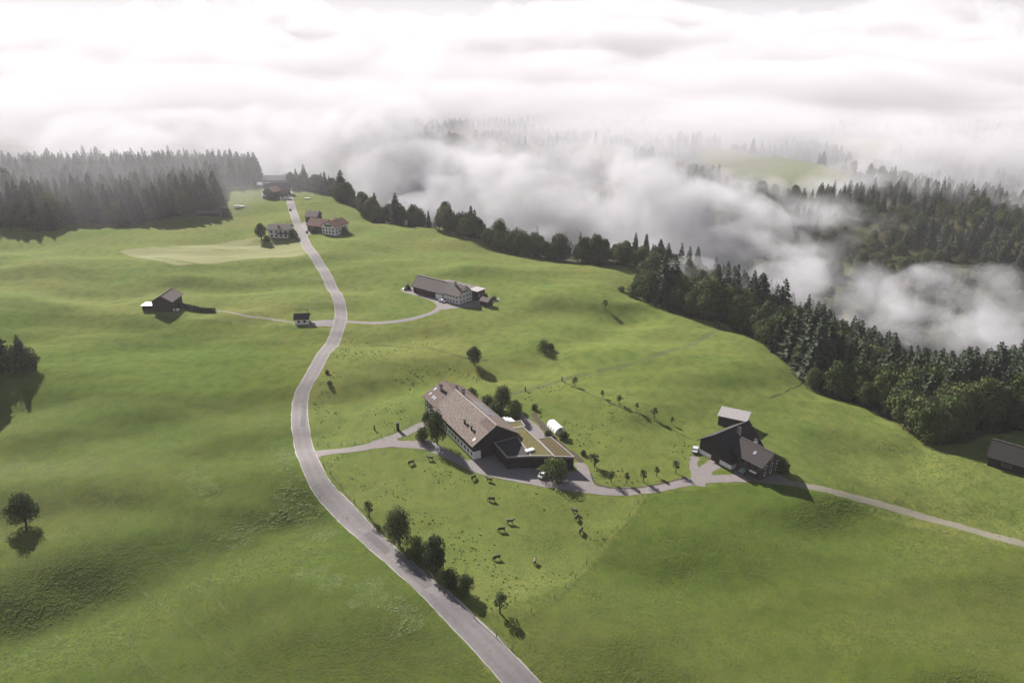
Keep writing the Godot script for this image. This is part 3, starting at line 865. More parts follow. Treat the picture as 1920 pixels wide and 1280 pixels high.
func small_buildings() -> void:
	# barn in the left meadow, gable towards the viewer
	var o := pix(287, 584)
	var t := thing("barn", "dark field barn with pointed gable at the end of a clipped hedge", "barn", o, face(287, 584, 321, 584) + PI / 2)
	gable_house(t, 0, 12, 0, 10, 5.2, 8.2, mats.black_timber, mats.tile_grey, 0.7, -1.5, mats.grey_timber)
	var mb := Mb.new(); mb.box(Vector3(-0.08, -0.2, 3.4), Vector3(-0.02, 3.4, 6.6)); part("door", mb, mats.door, t)
	o = pix(267, 583)
	t = thing("shed", "open shed with white flat roof against the dark field barn", "shed", o, face(267, 583, 290, 583))
	mb = Mb.new(); mb.box(Vector3(0, -1, -5), Vector3(5.8, 2.8, -4.85)); mb.box(Vector3(0, -1, -4.84), Vector3(0.15, 2.8, 0)); mb.box(Vector3(2.8, -1, -0.2), Vector3(3.0, 2.8, 0)); part("wall", mb, mats.brown_timber, t)
	mb = Mb.new(); mb.box(Vector3(-0.4, 2.82, -5.5), Vector3(5.7, 3.05, 0.5)); part("roof", mb, mats.car_white, t)
	for k in 3:
		o = pix(325 + k * 4, 583 - (k % 2) * 9)
		t = thing("hay_bale", "white wrapped hay bale stacked beside the dark field barn", "hay bale", o, 0.4 * k, "wrapped bales by the field barn")
		mb = Mb.new()
		for s in 12:
			var a0 := TAU * s / 12; var a1 := TAU * (s + 1) / 12
			var e0 := Vector3(0, cos(a0), sin(a0)) * 0.7 + Vector3(0, 0.7, 0); var e1 := Vector3(0, cos(a1), sin(a1)) * 0.7 + Vector3(0, 0.7, 0)
			mb.quad(e0 + Vector3(-0.62, 0, 0), e1 + Vector3(-0.62, 0, 0), e1 + Vector3(0.62, 0, 0), e0 + Vector3(0.62, 0, 0), e0 + e1 - Vector3(0, 1.4, 0))
			for x in [-0.62, 0.62]: mb.tri(Vector3(x, 0.7, 0), e0 + Vector3(x, 0, 0), e1 + Vector3(x, 0, 0), Vector3(x, 0, 0))
		part("wrap", mb, mats.bale_white, t)
	# little white hut at the road
	o = pix(553, 609)
	t = thing("hut", "small white walled hut with dark roof at the road junction", "hut", o, face(553, 609, 577, 608))
	gable_house(t, 0, 6.4, -5.2, 0, 2.9, 4.6, mats.render_white, mats.tile_dark, 0.6, -1.0)
	for k in 2: window(t, "z", 0.0, 1.8 + k * 2.8, 1.5, 0.9, 0.9, 1.0, mats.brown_timber)
	mb = Mb.new(); mb.box(Vector3(6.42, 0, -3.2), Vector3(6.48, 2.1, -2.2)); part("door", mb, mats.door, t)
	mb = Mb.new(); mb.box(Vector3(5.4, 4.2, -5.9), Vector3(5.7, 6.0, -5.6)); mb.box(Vector3(4.4, 6.0, -5.95), Vector3(6.6, 6.3, -5.55)); part("flue", mb, mats.concrete, t)
	# white house left of the road
	o = pix(504, 446)
	t = thing("house", "white two storey house under trees beside the mown hay strip", "house", o, face(504, 446, 542, 446))
	gable_house(t, 0, 14.5, -10, 0, 6.2, 8.6, mats.render_white, mats.tile_grey, 1.0, -1.5)
	for f in 2:
		for k in 4: window(t, "z", 0.0, 2.2 + k * 3.3, 1.6 + f * 2.8, 1.2, 1.3, 1.0, mats.brown_timber)
	mb = Mb.new(); mb.box(Vector3(6.5, 3.0, 0.1), Vector3(14.3, 3.15, 1.4)); mb.box(Vector3(6.5, 3.16, 1.3), Vector3(14.3, 4.0, 1.4)); part("balcony", mb, mats.brown_timber, t)
	chimney(t, 6.0, -4.0, 7.6, 10.4, 0.5, mats.render_white)
	# red roofed house right of the road
	o = pix(579, 434)
	var turn := face(579, 434, 605, 437)
	t = thing("farmhouse", "farmhouse with red brown roofs and white gabled front right of the road", "farmhouse", o, turn)
	gable_house(t, -2, 13, -12, -1, 4.6, 8.6, mats.brown_timber, mats.tile_red, 0.8, -1.5)
	var hb := Node3D.new(); hb.name = "dwelling"; t.add_child(hb)
	hb.position = Vector3(24.6, 0, 1.5); hb.rotation.y = PI / 2
	gable_house(hb, 0, 16, -11.5, 0, 6.0, 9.2, mats.render_white, mats.tile_red, 0.9, -1.5)
	for f in 3:
		for k in 4: window(hb, "x", 0.0, -10.0 + k * 2.8 if f < 2 else -8.0 + k * 1.5, 1.5 + f * 2.4, 1.1, 1.2, -1.0, mats.brown_timber)
	for f in 2:
		for k in 4: window(hb, "z", 0.0, 2.0 + k * 3.4, 1.5 + f * 2.4, 1.1, 1.2, 1.0, mats.brown_timber)
	chimney(hb, 11, -7.5, 8.0, 10.6, 0.5, mats.render_white)
	o = pix(573, 418)
	t = thing("shed", "grey roofed shed behind the red brown roofed farmhouse", "shed", o, turn + 0.35)
	gable_house(t, 0, 9, -12, 0, 5.0, 8.0, mats.brown_timber, mats.tile_grey, 0.7, -1.5)
	# hamlet at the end of the road
	var ham := [
		["barn", "brown barn with broad grey roof in the hamlet at the road's end", [497, 367], 22.0, 12.0, 5.0, 10.0, "grey_timber", "tile_grey", 0.25],
		["farmhouse", "red roofed timber farmhouse nearest the road in the hamlet", [515, 373], 12.0, 11.0, 6.0, 9.5, "brown_timber", "tile_red", 1.35],
		["barn", "long pale roofed barn at the back of the hamlet", [495, 349], 26.0, 11.0, 6.0, 9.5, "grey_timber", "sheet_metal", 0.08],
		["shed", "low shed with white metal roof beside the hamlet wood", [482, 352], 10.0, 6.0, 3.0, 4.6, "brown_timber", "sheet_metal", 0.1],
		["shed", "small shed with bright white roof in front of the hamlet", [492, 372], 8.0, 6.0, 2.6, 4.2, "brown_timber", "car_white", 0.2],
		["house", "small white house closing the hamlet at the road", [525, 374], 7.0, 6.0, 3.4, 5.6, "render_white", "tile_grey", 0.1],
		["house", "white house with pale roof behind the hamlet trees", [530, 342], 14.0, 9.0, 5.0, 7.6, "render_white", "sheet_metal", 0.0],
		["barn", "far pale roofed barn fading into the mist beyond the hamlet", [524, 327], 34.0, 12.0, 5.0, 8.5, "shingle_white", "sheet_metal", -0.06]]
	for q in ham:
		o = pix(q[2][0], q[2][1])
		t = thing(q[0], q[1], q[0], o, q[9])
		gable_house(t, 0, q[3], -q[4], 0, q[5], q[6], mats[q[7]], mats[q[8]], 0.8, -2.5)
		for k in int(q[3] / 4.0): window(t, "z", 0.0, 2.0 + k * 3.6, 2.0, 1.1, 1.3, 1.0, mats.brown_timber)
		mb = Mb.new(); mb.box(Vector3(-0.07, 0, -q[4] * 0.6), Vector3(-0.02, 2.3, -q[4] * 0.4)); part("door", mb, mats.door, t)
	# tower-like hide by the wood
	o = pix(423, 406)
	t = thing("hut", "tall narrow dark hut standing beside the corner of the spruce wood", "hut", o, 0.1)
	gable_house(t, -2, 2, -1.8, 1.8, 5.0, 6.2, mats.black_timber, mats.tile_dark, 0.4, -1.0)
	mb = Mb.new(); mb.box(Vector3(-0.6, 0, 1.82), Vector3(0.6, 2.0, 1.88)); part("door", mb, mats.door, t)
	o = pix(398, 405)
	t = thing("shelter", "long low shelter under the edge of the spruce wood", "shelter", o, 0.15)
	gable_house(t, -12, 5, -4, 0, 2.4, 4.0, mats.brown_timber, mats.tile_grey, 0.5, -2.0)
	for k in 3:
		o = pix([444, 453, 576][k], [390, 389, 374][k])
		t = thing("trailer", ["pale covered trailer parked in the meadow near the tall hut", "low pale cart standing behind the covered trailer", "pale flat trailer parked in the meadow behind the red brown roofed farmhouse"][k], "trailer", o, 0.2)
		mb = Mb.new(); mb.box(Vector3(-2.4, 0.7, -1.1), Vector3(2.4, 1.0, 1.1)); part("bed", mb, mats.concrete, t)
		mb = Mb.new(); mb.prism(PackedVector2Array([Vector2(-2.2, -1.0), Vector2(2.0, -1.0), Vector2(2.0, 1.0), Vector2(-2.2, 1.0)]), 1.02, 2.3 if k == 0 else 1.5); part("cover", mb, mats.shingle_white, t)
		for wx in [-1.5, 1.5]:
			for wz in [-1.2, 1.2]:
				mb = Mb.new(); mb.tube(Vector3(wx, 0.4, wz - 0.12), Vector3(wx, 0.4, wz + 0.12), 0.4, 0.4, 10); part("wheel", mb, mats.tyre, t)
	# barn at the right-hand meadow
	o = pix(1851, 872)
	t = thing("barn", "dark weathered barn in the shade of the wood beyond the gravel lane", "barn", o, face(1851, 872, 1920, 893))
	gable_house(t, 0, 18, -9, 0, 3.6, 7.2, mats.black_timber, mats.tile_dark, 0.8, -1.5, mats.grey_timber)
	for k in 2: window(t, "z", 0.0, 5.0 + k * 7.0, 1.8, 2.4, 0.7, 1.0, mats.concrete)
	# farm on the far terrace
	o = pix(1432, 291)
	t = thing("barn", "small brown barn on the distant sunlit meadow across the gorge", "barn", o, 0.5)
	gable_house(t, 0, 14, -10, 0, 5.0, 9.0, mats.brown_timber, mats.tile_red, 1.0, -4)
	o = pix(1378, 236)
	t = thing("house", "tiny pale house on the farthest meadow across the gorge", "house", o, 0.1)
	gable_house(t, 0, 16, -10, 0, 5.0, 8.0, mats.render_white, mats.sheet_metal, 1.0, -4)
	# pale hut among the trees of the gorge
	o = pix(1576, 668)
	t = thing("hut", "white roofed hut half hidden among the gorge trees", "hut", o + Vector3(0, 0, 0), 0.5)
	gable_house(t, -2, 2, -2, 2, 13.0, 14.2, mats.grey_timber, mats.car_white, 0.4, -2)

func polytunnel() -> void:
	var a := flat(1034, 796)
	var b := flat(1051, 812)
	var t := thing("greenhouse", "white plastic polytunnel greenhouse on the pasture behind the farm", "greenhouse", Vector3(a.x, gy(a.x, a.z), a.z), atan2(-(b.z - a.z), b.x - a.x))
	var l := a.distance_to(b)
	var mb := Mb.new()
	var r := 2.05
	for k in 14:
		var t0 := PI * k / 14; var t1 := PI * (k + 1) / 14
		var e0 := Vector3(0, sin(t0) * r * 1.05, cos(t0) * r); var e1 := Vector3(0, sin(t1) * r * 1.05, cos(t1) * r)
		mb.quad(e0, e1, e1 + Vector3(l, 0, 0), e0 + Vector3(l, 0, 0), e0 + e1)
		for x in [0.0, l]: mb.tri(Vector3(x, 0, 0), e0 + Vector3(x, 0, 0), e1 + Vector3(x, 0, 0), Vector3(x - l / 2, 0, 0))
	part("film", mb, mats.plastic_film, t)
	for k in 5:
		mb = Mb.new()
		for s in 14:
			var t0 := PI * s / 14; var t1 := PI * (s + 1) / 14
			mb.tube(Vector3(l * k / 4.0, sin(t0) * r * 1.06, cos(t0) * r * 1.015), Vector3(l * k / 4.0, sin(t1) * r * 1.06, cos(t1) * r * 1.015), 0.05, 0.05, 5)
		part("hoop", mb, mats.flashing, t)
	mb = Mb.new(); mb.box(Vector3(l + 0.02, 0, -0.6), Vector3(l + 0.06, 2.0, 0.6)); part("door", mb, mats.flashing, t)

func car(where: Vector3, turn: float, m: Material, label: String) -> void:
	var t := thing("car", label, "car", where, turn)
	var mb := Mb.new()
	var prof := [[-2.1, 0.45], [-2.1, 0.9], [-1.9, 1.0], [-1.3, 1.0], [-0.8, 1.48], [0.9, 1.5], [1.6, 1.05], [2.1, 0.9], [2.15, 0.45]]
	for k in prof.size():
		var a: Array = prof[k]; var b: Array = prof[(k + 1) % prof.size()]
		mb.quad(Vector3(a[0], a[1], -0.85), Vector3(b[0], b[1], -0.85), Vector3(b[0], b[1], 0.85), Vector3(a[0], a[1], 0.85), Vector3(a[0] + b[0], a[1] + b[1] - 1.9, 0))
	for z in [-0.85, 0.85]:
		for k in range(1, prof.size() - 1): mb.tri(Vector3(prof[0][0], prof[0][1], z), Vector3(prof[k][0], prof[k][1], z), Vector3(prof[k + 1][0], prof[k + 1][1], z), Vector3(0, 0, z))
	part("body", mb, m, t)
	mb = Mb.new()
	for z in [-0.87, 0.87]: mb.quad(Vector3(-1.15, 1.02, z), Vector3(1.35, 1.05, z), Vector3(0.85, 1.42, z), Vector3(-0.75, 1.42, z), Vector3(0, 0, z))
	part("side_window", mb, mats.glass, t)
	mb = Mb.new()
	mb.quad(Vector3(1.55, 1.10, -0.75), Vector3(1.55, 1.10, 0.75), Vector3(0.97, 1.49, 0.7), Vector3(0.97, 1.49, -0.7), Vector3(1, 1, 0))
	part("windscreen", mb, mats.glass, t)
	for x in [-1.35, 1.4]:
		for z in [-0.82, 0.82]:
			mb = Mb.new(); mb.tube(Vector3(x, 0.33, z - 0.1), Vector3(x, 0.33, z + 0.1), 0.33, 0.33, 12)
			for s in 12: mb.tri(Vector3(x, 0.33, z + signf(z) * 0.1), Vector3(x + cos(TAU * s / 12) * 0.33, 0.33 + sin(TAU * s / 12) * 0.33, z + signf(z) * 0.1), Vector3(x + cos(TAU * (s + 1) / 12) * 0.33, 0.33 + sin(TAU * (s + 1) / 12) * 0.33, z + signf(z) * 0.1), Vector3(0, 0, z))
			part("wheel", mb, mats.tyre, t)

# ------------------------------------------------------------------ surface nets
func nets(v: PackedFloat32Array, d: Vector3i, o: Vector3, s: float, iso: float, vy := 1.0) -> ArrayMesh:
	var sx := 1
	var sy := d.x
	var sz := d.x * d.y
	var off := PackedInt32Array([0, sx, sy, sx + sy, sz, sx + sz, sy + sz, sx + sy + sz])
	var cid := PackedInt32Array(); cid.resize(v.size()); cid.fill(-1)
	var P := PackedVector3Array()
	var I := PackedInt32Array()
	var ea := PackedInt32Array([0, 2, 4, 6, 0, 1, 4, 5, 0, 1, 2, 3])
	var eb := PackedInt32Array([1, 3, 5, 7, 2, 3, 6, 7, 4, 5, 6, 7])
	var cell := PackedInt32Array()
	for z in d.z - 1:
		for y in d.y - 1:
			var b := (z * d.y + y) * d.x
			var col := int(v[b] > iso) + int(v[b + sy] > iso) + int(v[b + sz] > iso) + int(v[b + sy + sz] > iso)
			for x in d.x - 1:
				var nx := int(v[b + 1] > iso) + int(v[b + 1 + sy] > iso) + int(v[b + 1 + sz] > iso) + int(v[b + 1 + sy + sz] > iso)
				var sum := col + nx
				col = nx
				if sum > 0 and sum < 8:
					var acc := Vector3.ZERO
					var cnt := 0
					for e in 12:
						var c0 := ea[e]
						var c1 := eb[e]
						var a0 := v[b + off[c0]] - iso
						var a1 := v[b + off[c1]] - iso
						if (a0 > 0.0) != (a1 > 0.0):
							acc += Vector3(c0 & 1, (c0 >> 1) & 1, c0 >> 2).lerp(Vector3(c1 & 1, (c1 >> 1) & 1, c1 >> 2), a0 / (a0 - a1))
							cnt += 1
					cid[b] = P.size()
					cell.append(b)
					var q := (Vector3(x, y, z) + acc / cnt) * s
					q.y *= vy
					P.append(o + q)
				b += 1
	for b in cell:
		var a0 := v[b] > iso
		for ax in 3:
			var q0 := sx if ax == 0 else sy if ax == 1 else sz
			var q1 := sy if ax == 0 else sz if ax == 1 else sx
			var q2 := sz if ax == 0 else sx if ax == 1 else sy
			if a0 != (v[b + q0] > iso) and b - q1 - q2 >= 0:
				var i0 := cid[b - q1 - q2]; var i1 := cid[b - q2]; var i2 := b; i2 = cid[b]; var i3 := cid[b - q1]
				if i0 < 0 or i1 < 0 or i3 < 0: continue
				if a0: I.append_array(PackedInt32Array([i0, i2, i1, i0, i3, i2]))
				else: I.append_array(PackedInt32Array([i0, i1, i2, i0, i2, i3]))
	var st := SurfaceTool.new()
	var A := []
	A.resize(Mesh.ARRAY_MAX)
	A[Mesh.ARRAY_VERTEX] = P
	A[Mesh.ARRAY_INDEX] = I
	var m := ArrayMesh.new()
	if I.is_empty(): return m
	m.add_surface_from_arrays(Mesh.PRIMITIVE_TRIANGLES, A)
	st.create_from(m, 0)
	st.generate_normals()
	return st.commit()

func capsule(p: Vector3, a: Vector3, b: Vector3, ra: float, rb: float) -> float:
	var ab := b - a
	var t := clampf((p - a).dot(ab) / ab.length_squared(), 0, 1)
	return (p - a - ab * t).length() - lerpf(ra, rb, t)

func cow_mesh(grazing: bool) -> ArrayMesh:
	var bones := [
		[Vector3(-0.75, 1.08, 0), Vector3(0.55, 1.05, 0), 0.33, 0.34], [Vector3(-0.5, 0.92, 0), Vector3(0.4, 0.92, 0), 0.34, 0.33], [Vector3(-0.8, 1.2, 0), Vector3(-0.6, 1.1, 0), 0.22, 0.3],
		[Vector3(0.6, 1.1, 0), Vector3(1.0, 0.62, 0) if grazing else Vector3(1.0, 1.35, 0), 0.24, 0.16],
		[Vector3(1.0, 0.62, 0), Vector3(1.15, 0.16, 0), 0.15, 0.09] if grazing else [Vector3(1.0, 1.35, 0), Vector3(1.42, 1.18, 0), 0.16, 0.10],
		[Vector3(-0.98, 1.2, 0), Vector3(-1.08, 0.6, 0), 0.05, 0.05]]
	var hd := Vector3(1.0, 0.66, 0) if grazing else Vector3(1.02, 1.4, 0)
	for s in [-1.0, 1.0]:
		bones.append([Vector3(0.5, 0.8, 0.2 * s), Vector3(0.52 + 0.08 * s, 0.42, 0.2 * s), 0.14, 0.085])
		bones.append([Vector3(0.52 + 0.08 * s, 0.42, 0.2 * s), Vector3(0.5 + 0.06 * s, 0.03, 0.2 * s), 0.075, 0.075])
		bones.append([Vector3(-0.75, 0.95, 0.2 * s), Vector3(-0.72, 0.6, 0.22 * s), 0.22, 0.13])
		bones.append([Vector3(-0.72, 0.6, 0.22 * s), Vector3(-0.9 - 0.05 * s, 0.42, 0.2 * s), 0.11, 0.08])
		bones.append([Vector3(-0.9 - 0.05 * s, 0.42, 0.2 * s), Vector3(-0.84 - 0.05 * s, 0.03, 0.2 * s), 0.07, 0.075])
		bones.append([hd + Vector3(0, 0.06, 0.12 * s), hd + Vector3(-0.06, 0.05, 0.3 * s), 0.05, 0.04])
	var s := 0.07
	var o := Vector3(-1.35, -0.12, -0.6)
	var d := Vector3i(44, 28, 18)
	var v := PackedFloat32Array(); v.resize(d.x * d.y * d.z)
	for z in d.z:
		for y in d.y:
			for x in d.x:
				var p := o + Vector3(x, y, z) * s
				var f := 9.0
				for q in bones:
					var e := capsule(p, q[0], q[1], q[2], q[3])
					var h := clampf(0.5 + 0.5 * (f - e) / 0.09, 0, 1)
					f = lerpf(f, e, h) - 0.09 * h * (1 - h)
				v[(z * d.y + y) * d.x + x] = -f
	return nets(v, d, o, s, 0.0)

# ------------------------------------------------------------------ trees
func spruce(sd: int, h: float, r: float, ragged: float) -> Node3D:
	rng.seed = sd
	var o := Node3D.new()
	var mb := Mb.new()
	mb.tube(Vector3(0, -1.5, 0), Vector3(0, h * 0.5, 0), 0.34, 0.2, 6)
	mb.tube(Vector3(0, h * 0.5, 0), Vector3(0, h * 0.97, 0), 0.2, 0.04, 5)
	part("trunk", mb, mats.bark, o)
	mb = Mb.new()
	var y := h * 0.07
	while y < h * 0.985:
		var t := y / h
		var rr := r * pow(1.0 - t, 0.72) * rng.randf_range(0.85, 1.12) + 0.15
		var n := int(lerpf(10, 5, t))
		var spin := rng.randf() * TAU
		for k in n:
			if rng.randf() < ragged: continue
			var a := spin + TAU * (k + rng.randf_range(-0.3, 0.3)) / n
			var l := rr * rng.randf_range(0.7, 1.12)
			var d := Vector3(cos(a), 0, sin(a))
			var side := Vector3(-d.z, 0, d.x)
			var b := rng.randf_range(0.75, 1.3)
			mb.tint = Color(0.034 * b, 0.047 * b, 0.027 * b)
			var p0 := Vector3(0, y + rng.randf_range(-0.2, 0.2), 0)
			var droop := lerpf(0.42, 0.1, t) * rng.randf_range(0.8, 1.3)
			var pm := p0 + d * l * 0.55 + Vector3(0, -droop * l * 0.35, 0)
			var p1 := p0 + d * l + Vector3(0, -droop * l * 0.75, 0)
			var w := l * 0.3 + 0.12
			var low := Vector3(0, -w * 0.55 - 0.1, 0)
			mb.tri(p0, pm + side * w + low, p1); mb.tri(p0, p1, pm - side * w + low)
			mb.tri(pm, p1 + low * 0.7 + side * w * 0.4, p1); mb.tri(p0 + d * l * 0.2, pm + low * 2.0, p1 + low * 0.4)
			mb.tri(pm + side * w * 0.3, pm + side * w * 1.1 + low * 1.4 + d * l * 0.15, p1 - d * l * 0.1)
		y += lerpf(0.95, 0.5, t) * h / 22.0
	mb.tint = Color(0.04, 0.055, 0.03)
	mb.tri(Vector3(-0.12, h * 0.94, 0), Vector3(0.12, h * 0.94, 0), Vector3(0, h, 0)); mb.tri(Vector3(0, h * 0.94, -0.12), Vector3(0, h * 0.94, 0.12), Vector3(0, h, 0))
	part("crown", mb, mats.spruce_leaf, o)
	return o

func broadleaf(sd: int, h: float, w: float, clear: float, lobes: int, leaves: int, size: float, col: Color) -> Node3D:
	rng.seed = sd
	var o := Node3D.new()
	var mb := Mb.new()
	var top := h * 0.72
	mb.tube(Vector3(0, -1.0, 0), Vector3(0.1, clear + 0.5, 0), 0.035 * h, 0.026 * h, 7)
	mb.tube(Vector3(0.1, clear + 0.5, 0), Vector3(0.0, top, 0.1), 0.026 * h, 0.008 * h, 6)
	var centres := []
	var rad := []
	for k in lobes:
		var a := TAU * k * 0.618 + rng.randf() * 0.6
		var f := (k + 0.5) / lobes
		var y := lerpf(clear + h * 0.12, h * 0.86, f)
		var girth := sin(clampf(lerpf(0.22, 0.98, f), 0, 1) * PI)
		var rr := w * 0.5 * girth * rng.randf_range(0.35, 0.78)
		var c := Vector3(cos(a) * rr, y, sin(a) * rr)
		centres.append(c)
		rad.append(w * rng.randf_range(0.20, 0.31))
		mb.tube(Vector3(0.05, lerpf(clear, c.y, 0.45), 0.05), c, 0.012 * h, 0.004 * h, 5)
	part("trunk", mb, mats.bark, o)
	mb = Mb.new()
	for k in leaves:
		var q := rng.randi() % lobes
		var d := Vector3(rng.randfn(), rng.randfn() * 0.9 + 0.1, rng.randfn()).normalized()
		var rr: float = rad[q] * (rng.randf_range(0.72, 1.06) if rng.randf() < 0.8 else rng.randf_range(0.3, 1.25))
		var p: Vector3 = centres[q] + d * rr
		if p.y < 0.15: p.y = rng.randf_range(0.1, 0.6)
		var e := (d + Vector3(rng.randfn(), rng.randfn(), rng.randfn()) * 0.55).normalized()
		var u := e.cross(Vector3(rng.randfn(), rng.randfn(), rng.randfn())).normalized() * size * rng.randf_range(0.6, 1.25)
		var v := e.cross(u).normalized() * size * rng.randf_range(0.4, 0.85)
		var b := rng.randf_range(0.7, 1.35)
		mb.tint = Color(col.r * b * rng.randf_range(0.9, 1.15), col.g * b, col.b * b * rng.randf_range(0.8, 1.1))
		mb.tri(p - u, p + v, p + u * 1.1)
		mb.tri(p - u, p + u * 1.1, p - v * 0.9 + e * size * 0.2)
	part("crown", mb, mats.leaf, o)
	return o

var kinds := {}
var placed_of := {}
func plant(kind: String, called: String, where: Vector3, scale: Vector3, label: String, group := "", category := "tree") -> Node3D:
	var proto: Node3D = kinds[kind]
	var o := proto.duplicate() as Node3D
	o.name = numbered(called)
	add_child(o)
	o.position = where
	o.rotation.y = rng.randf() * TAU
	o.scale = scale
	tag(o, label, category, group)
	return o

func build_kinds() -> void:
	for k in 6: kinds["spruce%d" % k] = spruce(40 + k, 22.0, [4.7, 3.9, 5.6, 4.4, 6.2, 5.0][k], [0.05, 0.12, 0.04, 0.18, 0.06, 0.26][k])
	kinds["broad0"] = broadleaf(60, 10.0, 8.2, 1.8, 13, 4000, 0.29, Color(0.053, 0.078, 0.024))
	kinds["broad1"] = broadleaf(61, 10.0, 7.0, 1.5, 12, 3600, 0.29, Color(0.064, 0.085, 0.030))
	kinds["broad2"] = broadleaf(62, 10.0, 6.0, 1.2, 12, 3300, 0.29, Color(0.048, 0.068, 0.026))
	kinds["broad3"] = broadleaf(63, 10.0, 8.8, 1.4, 15, 4200, 0.29, Color(0.076, 0.093, 0.037))
	kinds["bush0"] = broadleaf(64, 5.0, 6.2, 0.1, 10, 3000, 0.19, Color(0.070, 0.098, 0.026))
	kinds["bush1"] = broadleaf(65, 4.0, 5.0, 0.05, 9, 2200, 0.18, Color(0.054, 0.070, 0.026))
	kinds["sapling0"] = broadleaf(66, 4.2, 2.4, 1.3, 6, 520, 0.15, Color(0.048, 0.066, 0.023))
	kinds["sapling1"] = broadleaf(67, 3.6, 2.0, 1.1, 5, 360, 0.15, Color(0.056, 0.069, 0.024))

func single_trees() -> void:
	rng.seed = 900
	var list := [
		["broad1", "fruit_tree", [889, 684], 8.6, 1.0, "lone pear tree standing in the pasture behind the long farmhouse"],
		["bush0", "bush", [1019, 660], 5.4, 0.72, "round bush in the hollow of the upper pasture"],
		["bush1", "bush", [1032, 657], 3.4, 1.0, "low brownish bush beside the round hollow bush"],
		["sapling1", "sapling", [1134, 578], 5.2, 1.3, "small leaning tree alone on the upper meadow"],
		["broad0", "fruit_tree", [48, 984], 10.0, 1.0, "round crowned lone tree casting its shadow on the steep meadow"],
		["broad3", "oak_tree", [748, 1022], 11.0, 0.78, "largest dense dark tree in the roadside row"],
		["bush0", "bush", [781, 1046], 6.0, 0.7, "narrow bush between the two tall roadside trees"],
		["broad2", "ash_tree", [818, 1072], 11.0, 0.85, "tall pointed tree in the roadside row"],
		["bush0", "bush", [797, 1052], 5.0, 0.9, "bush tucked against the tall pointed roadside tree"],
		["bush1", "bush", [845, 1098], 4.4, 1.0, "low spreading bush right at the road edge"],
		["broad1", "fruit_tree", [872, 1112], 5.4, 1.1, "low broad fruit tree at the end of the roadside row"],
		["sapling0", "sapling", [938, 1149], 6.0, 1.05, "young open fruit tree standing apart below the pasture"],
		["sapling0", "sapling", [692, 969], 5.6, 0.95, "slim young tree beside the road above the dark roadside tree"],
		["broad0", "lime_tree", [820, 833], 12.5, 0.66, "big dense tree in front of the long farmhouse"],
		["bush0", "bush", [1040, 896], 6.4, 1.05, "bright green bush in the yard before the turf roofed sheds"],
		["bush1", "bush", [792, 826], 4.6, 0.9, "dark bush on the island between the farm drives"],
		["bush1", "bush", [800, 790], 3.4, 1.0, "dark bush at the back corner of the farmhouse dwelling"],
		["broad3", "garden_tree", [943, 768], 9.5, 0.85, "tall dark garden tree behind the long barn roof"],
		["bush1", "bush", [914, 766], 5.0, 1.15, "dark garden bush close behind the barn roof"],
		["bush1", "bush", [928, 780], 5.0, 1.3, "greyish garden bush between barn and glazed frames"],
		["bush0", "bush", [962, 786], 5.5, 0.9, "green garden bush beside the paved strip"],
		["bush1", "bush", [884, 748], 4.4, 0.9, "small dark bush just behind the barn ridge"],
		["bush1", "bush", [966, 770], 4.0, 1.1, "small bush at the start of the wheel ruts"],
		["bush1", "bush", [1028, 818], 2.2, 1.2, "low brown shrub at the side of the polytunnel"],
		["bush1", "bush", [1056, 822], 2.6, 1.3, "dark shrub at the front end of the polytunnel"],
		["bush1", "bush", [1002, 768], 2.2, 1.0, "little shrub beside the garden strip above the polytunnel"],
		["sapling0", "sapling", [1114, 874], 5.0, 1.4, "dense young tree beside the farmyard exit"],
		["bush1", "bush", [1094, 853], 1.8, 1.0, "tiny shrub on the pasture above the farmyard exit"],
		["bush1", "bush", [1466, 884], 4.4, 1.0, "dark bush in the shade right of the black roofed farmhouse"],
		["bush1", "bush", [1452, 878], 3.4, 1.1, "garden shrub against the gable of the black roofed farmhouse"],
		["bush0", "bush", [1744, 830], 9.0, 0.8, "pale rounded tree standing out from the wood edge"],
		["bush1", "bush", [30, 692], 9.5, 1.1, "broad dark thicket at the foot of the tall meadow spruce"],
		["bush1", "bush", [56, 692], 8.5, 0.9, "dark rounded bush at the outer end of the meadow thicket"],
		["spruce2", "spruce_tree", [44, 690], 15.0, 1.2, "short dark spruce rising from the meadow thicket"],
		["spruce2", "spruce_tree", [-6, 694], 29.0, 1.1, "tall dark spruce standing beside the meadow thicket"],
		["broad1", "garden_tree", [490, 449], 12.0, 0.9, "leafy tree at the blind side of the white two storey house"],
		["bush1", "bush", [549, 447], 6.5, 0.9, "dark tree between the white two storey house and the road"],
		["bush1", "bush", [500, 452], 4.0, 1.2, "shrub in front of the leafy tree by the white house"],
		["bush0", "bush", [646, 438], 4.6, 1.0, "green bush beside the white gabled front of the red roofed farmhouse"],
		["bush1", "bush", [586, 436], 4.0, 1.1, "dark bush before the barn of the red roofed farmhouse"],
		["bush1", "bush", [575, 437], 1.8, 1.0, "small dark shrub at the verge by the red roofed farmhouse"],
		["broad1", "garden_tree", [546, 353], 16.0, 0.9, "tree beside the road at the end of the hamlet"],
		["bush1", "bush", [910, 560], 3.0, 1.0, "shrub by the rear wing of the white shingled farmhouse"],
		["bush1", "bush", [926, 562], 2.0, 1.6, "low shrub behind the brown hut"],
		["bush1", "bush", [765, 542], 2.6, 1.0, "shrub at the barn end of the white shingled farmhouse"],
		["bush1", "bush", [613, 700], 1.6, 1.0, "weedy shrub beside the road bend"],
		["bush1", "bush", [618, 722], 1.8, 1.1, "second weedy shrub below the road bend"],
		["bush1", "bush", [1185, 556], 3.4, 1.6, "low dark scrub at the notch of the wood edge"],
		["bush1", "bush", [1165, 545], 2.4, 1.8, "low scrub strip above the notch of the wood edge"]]
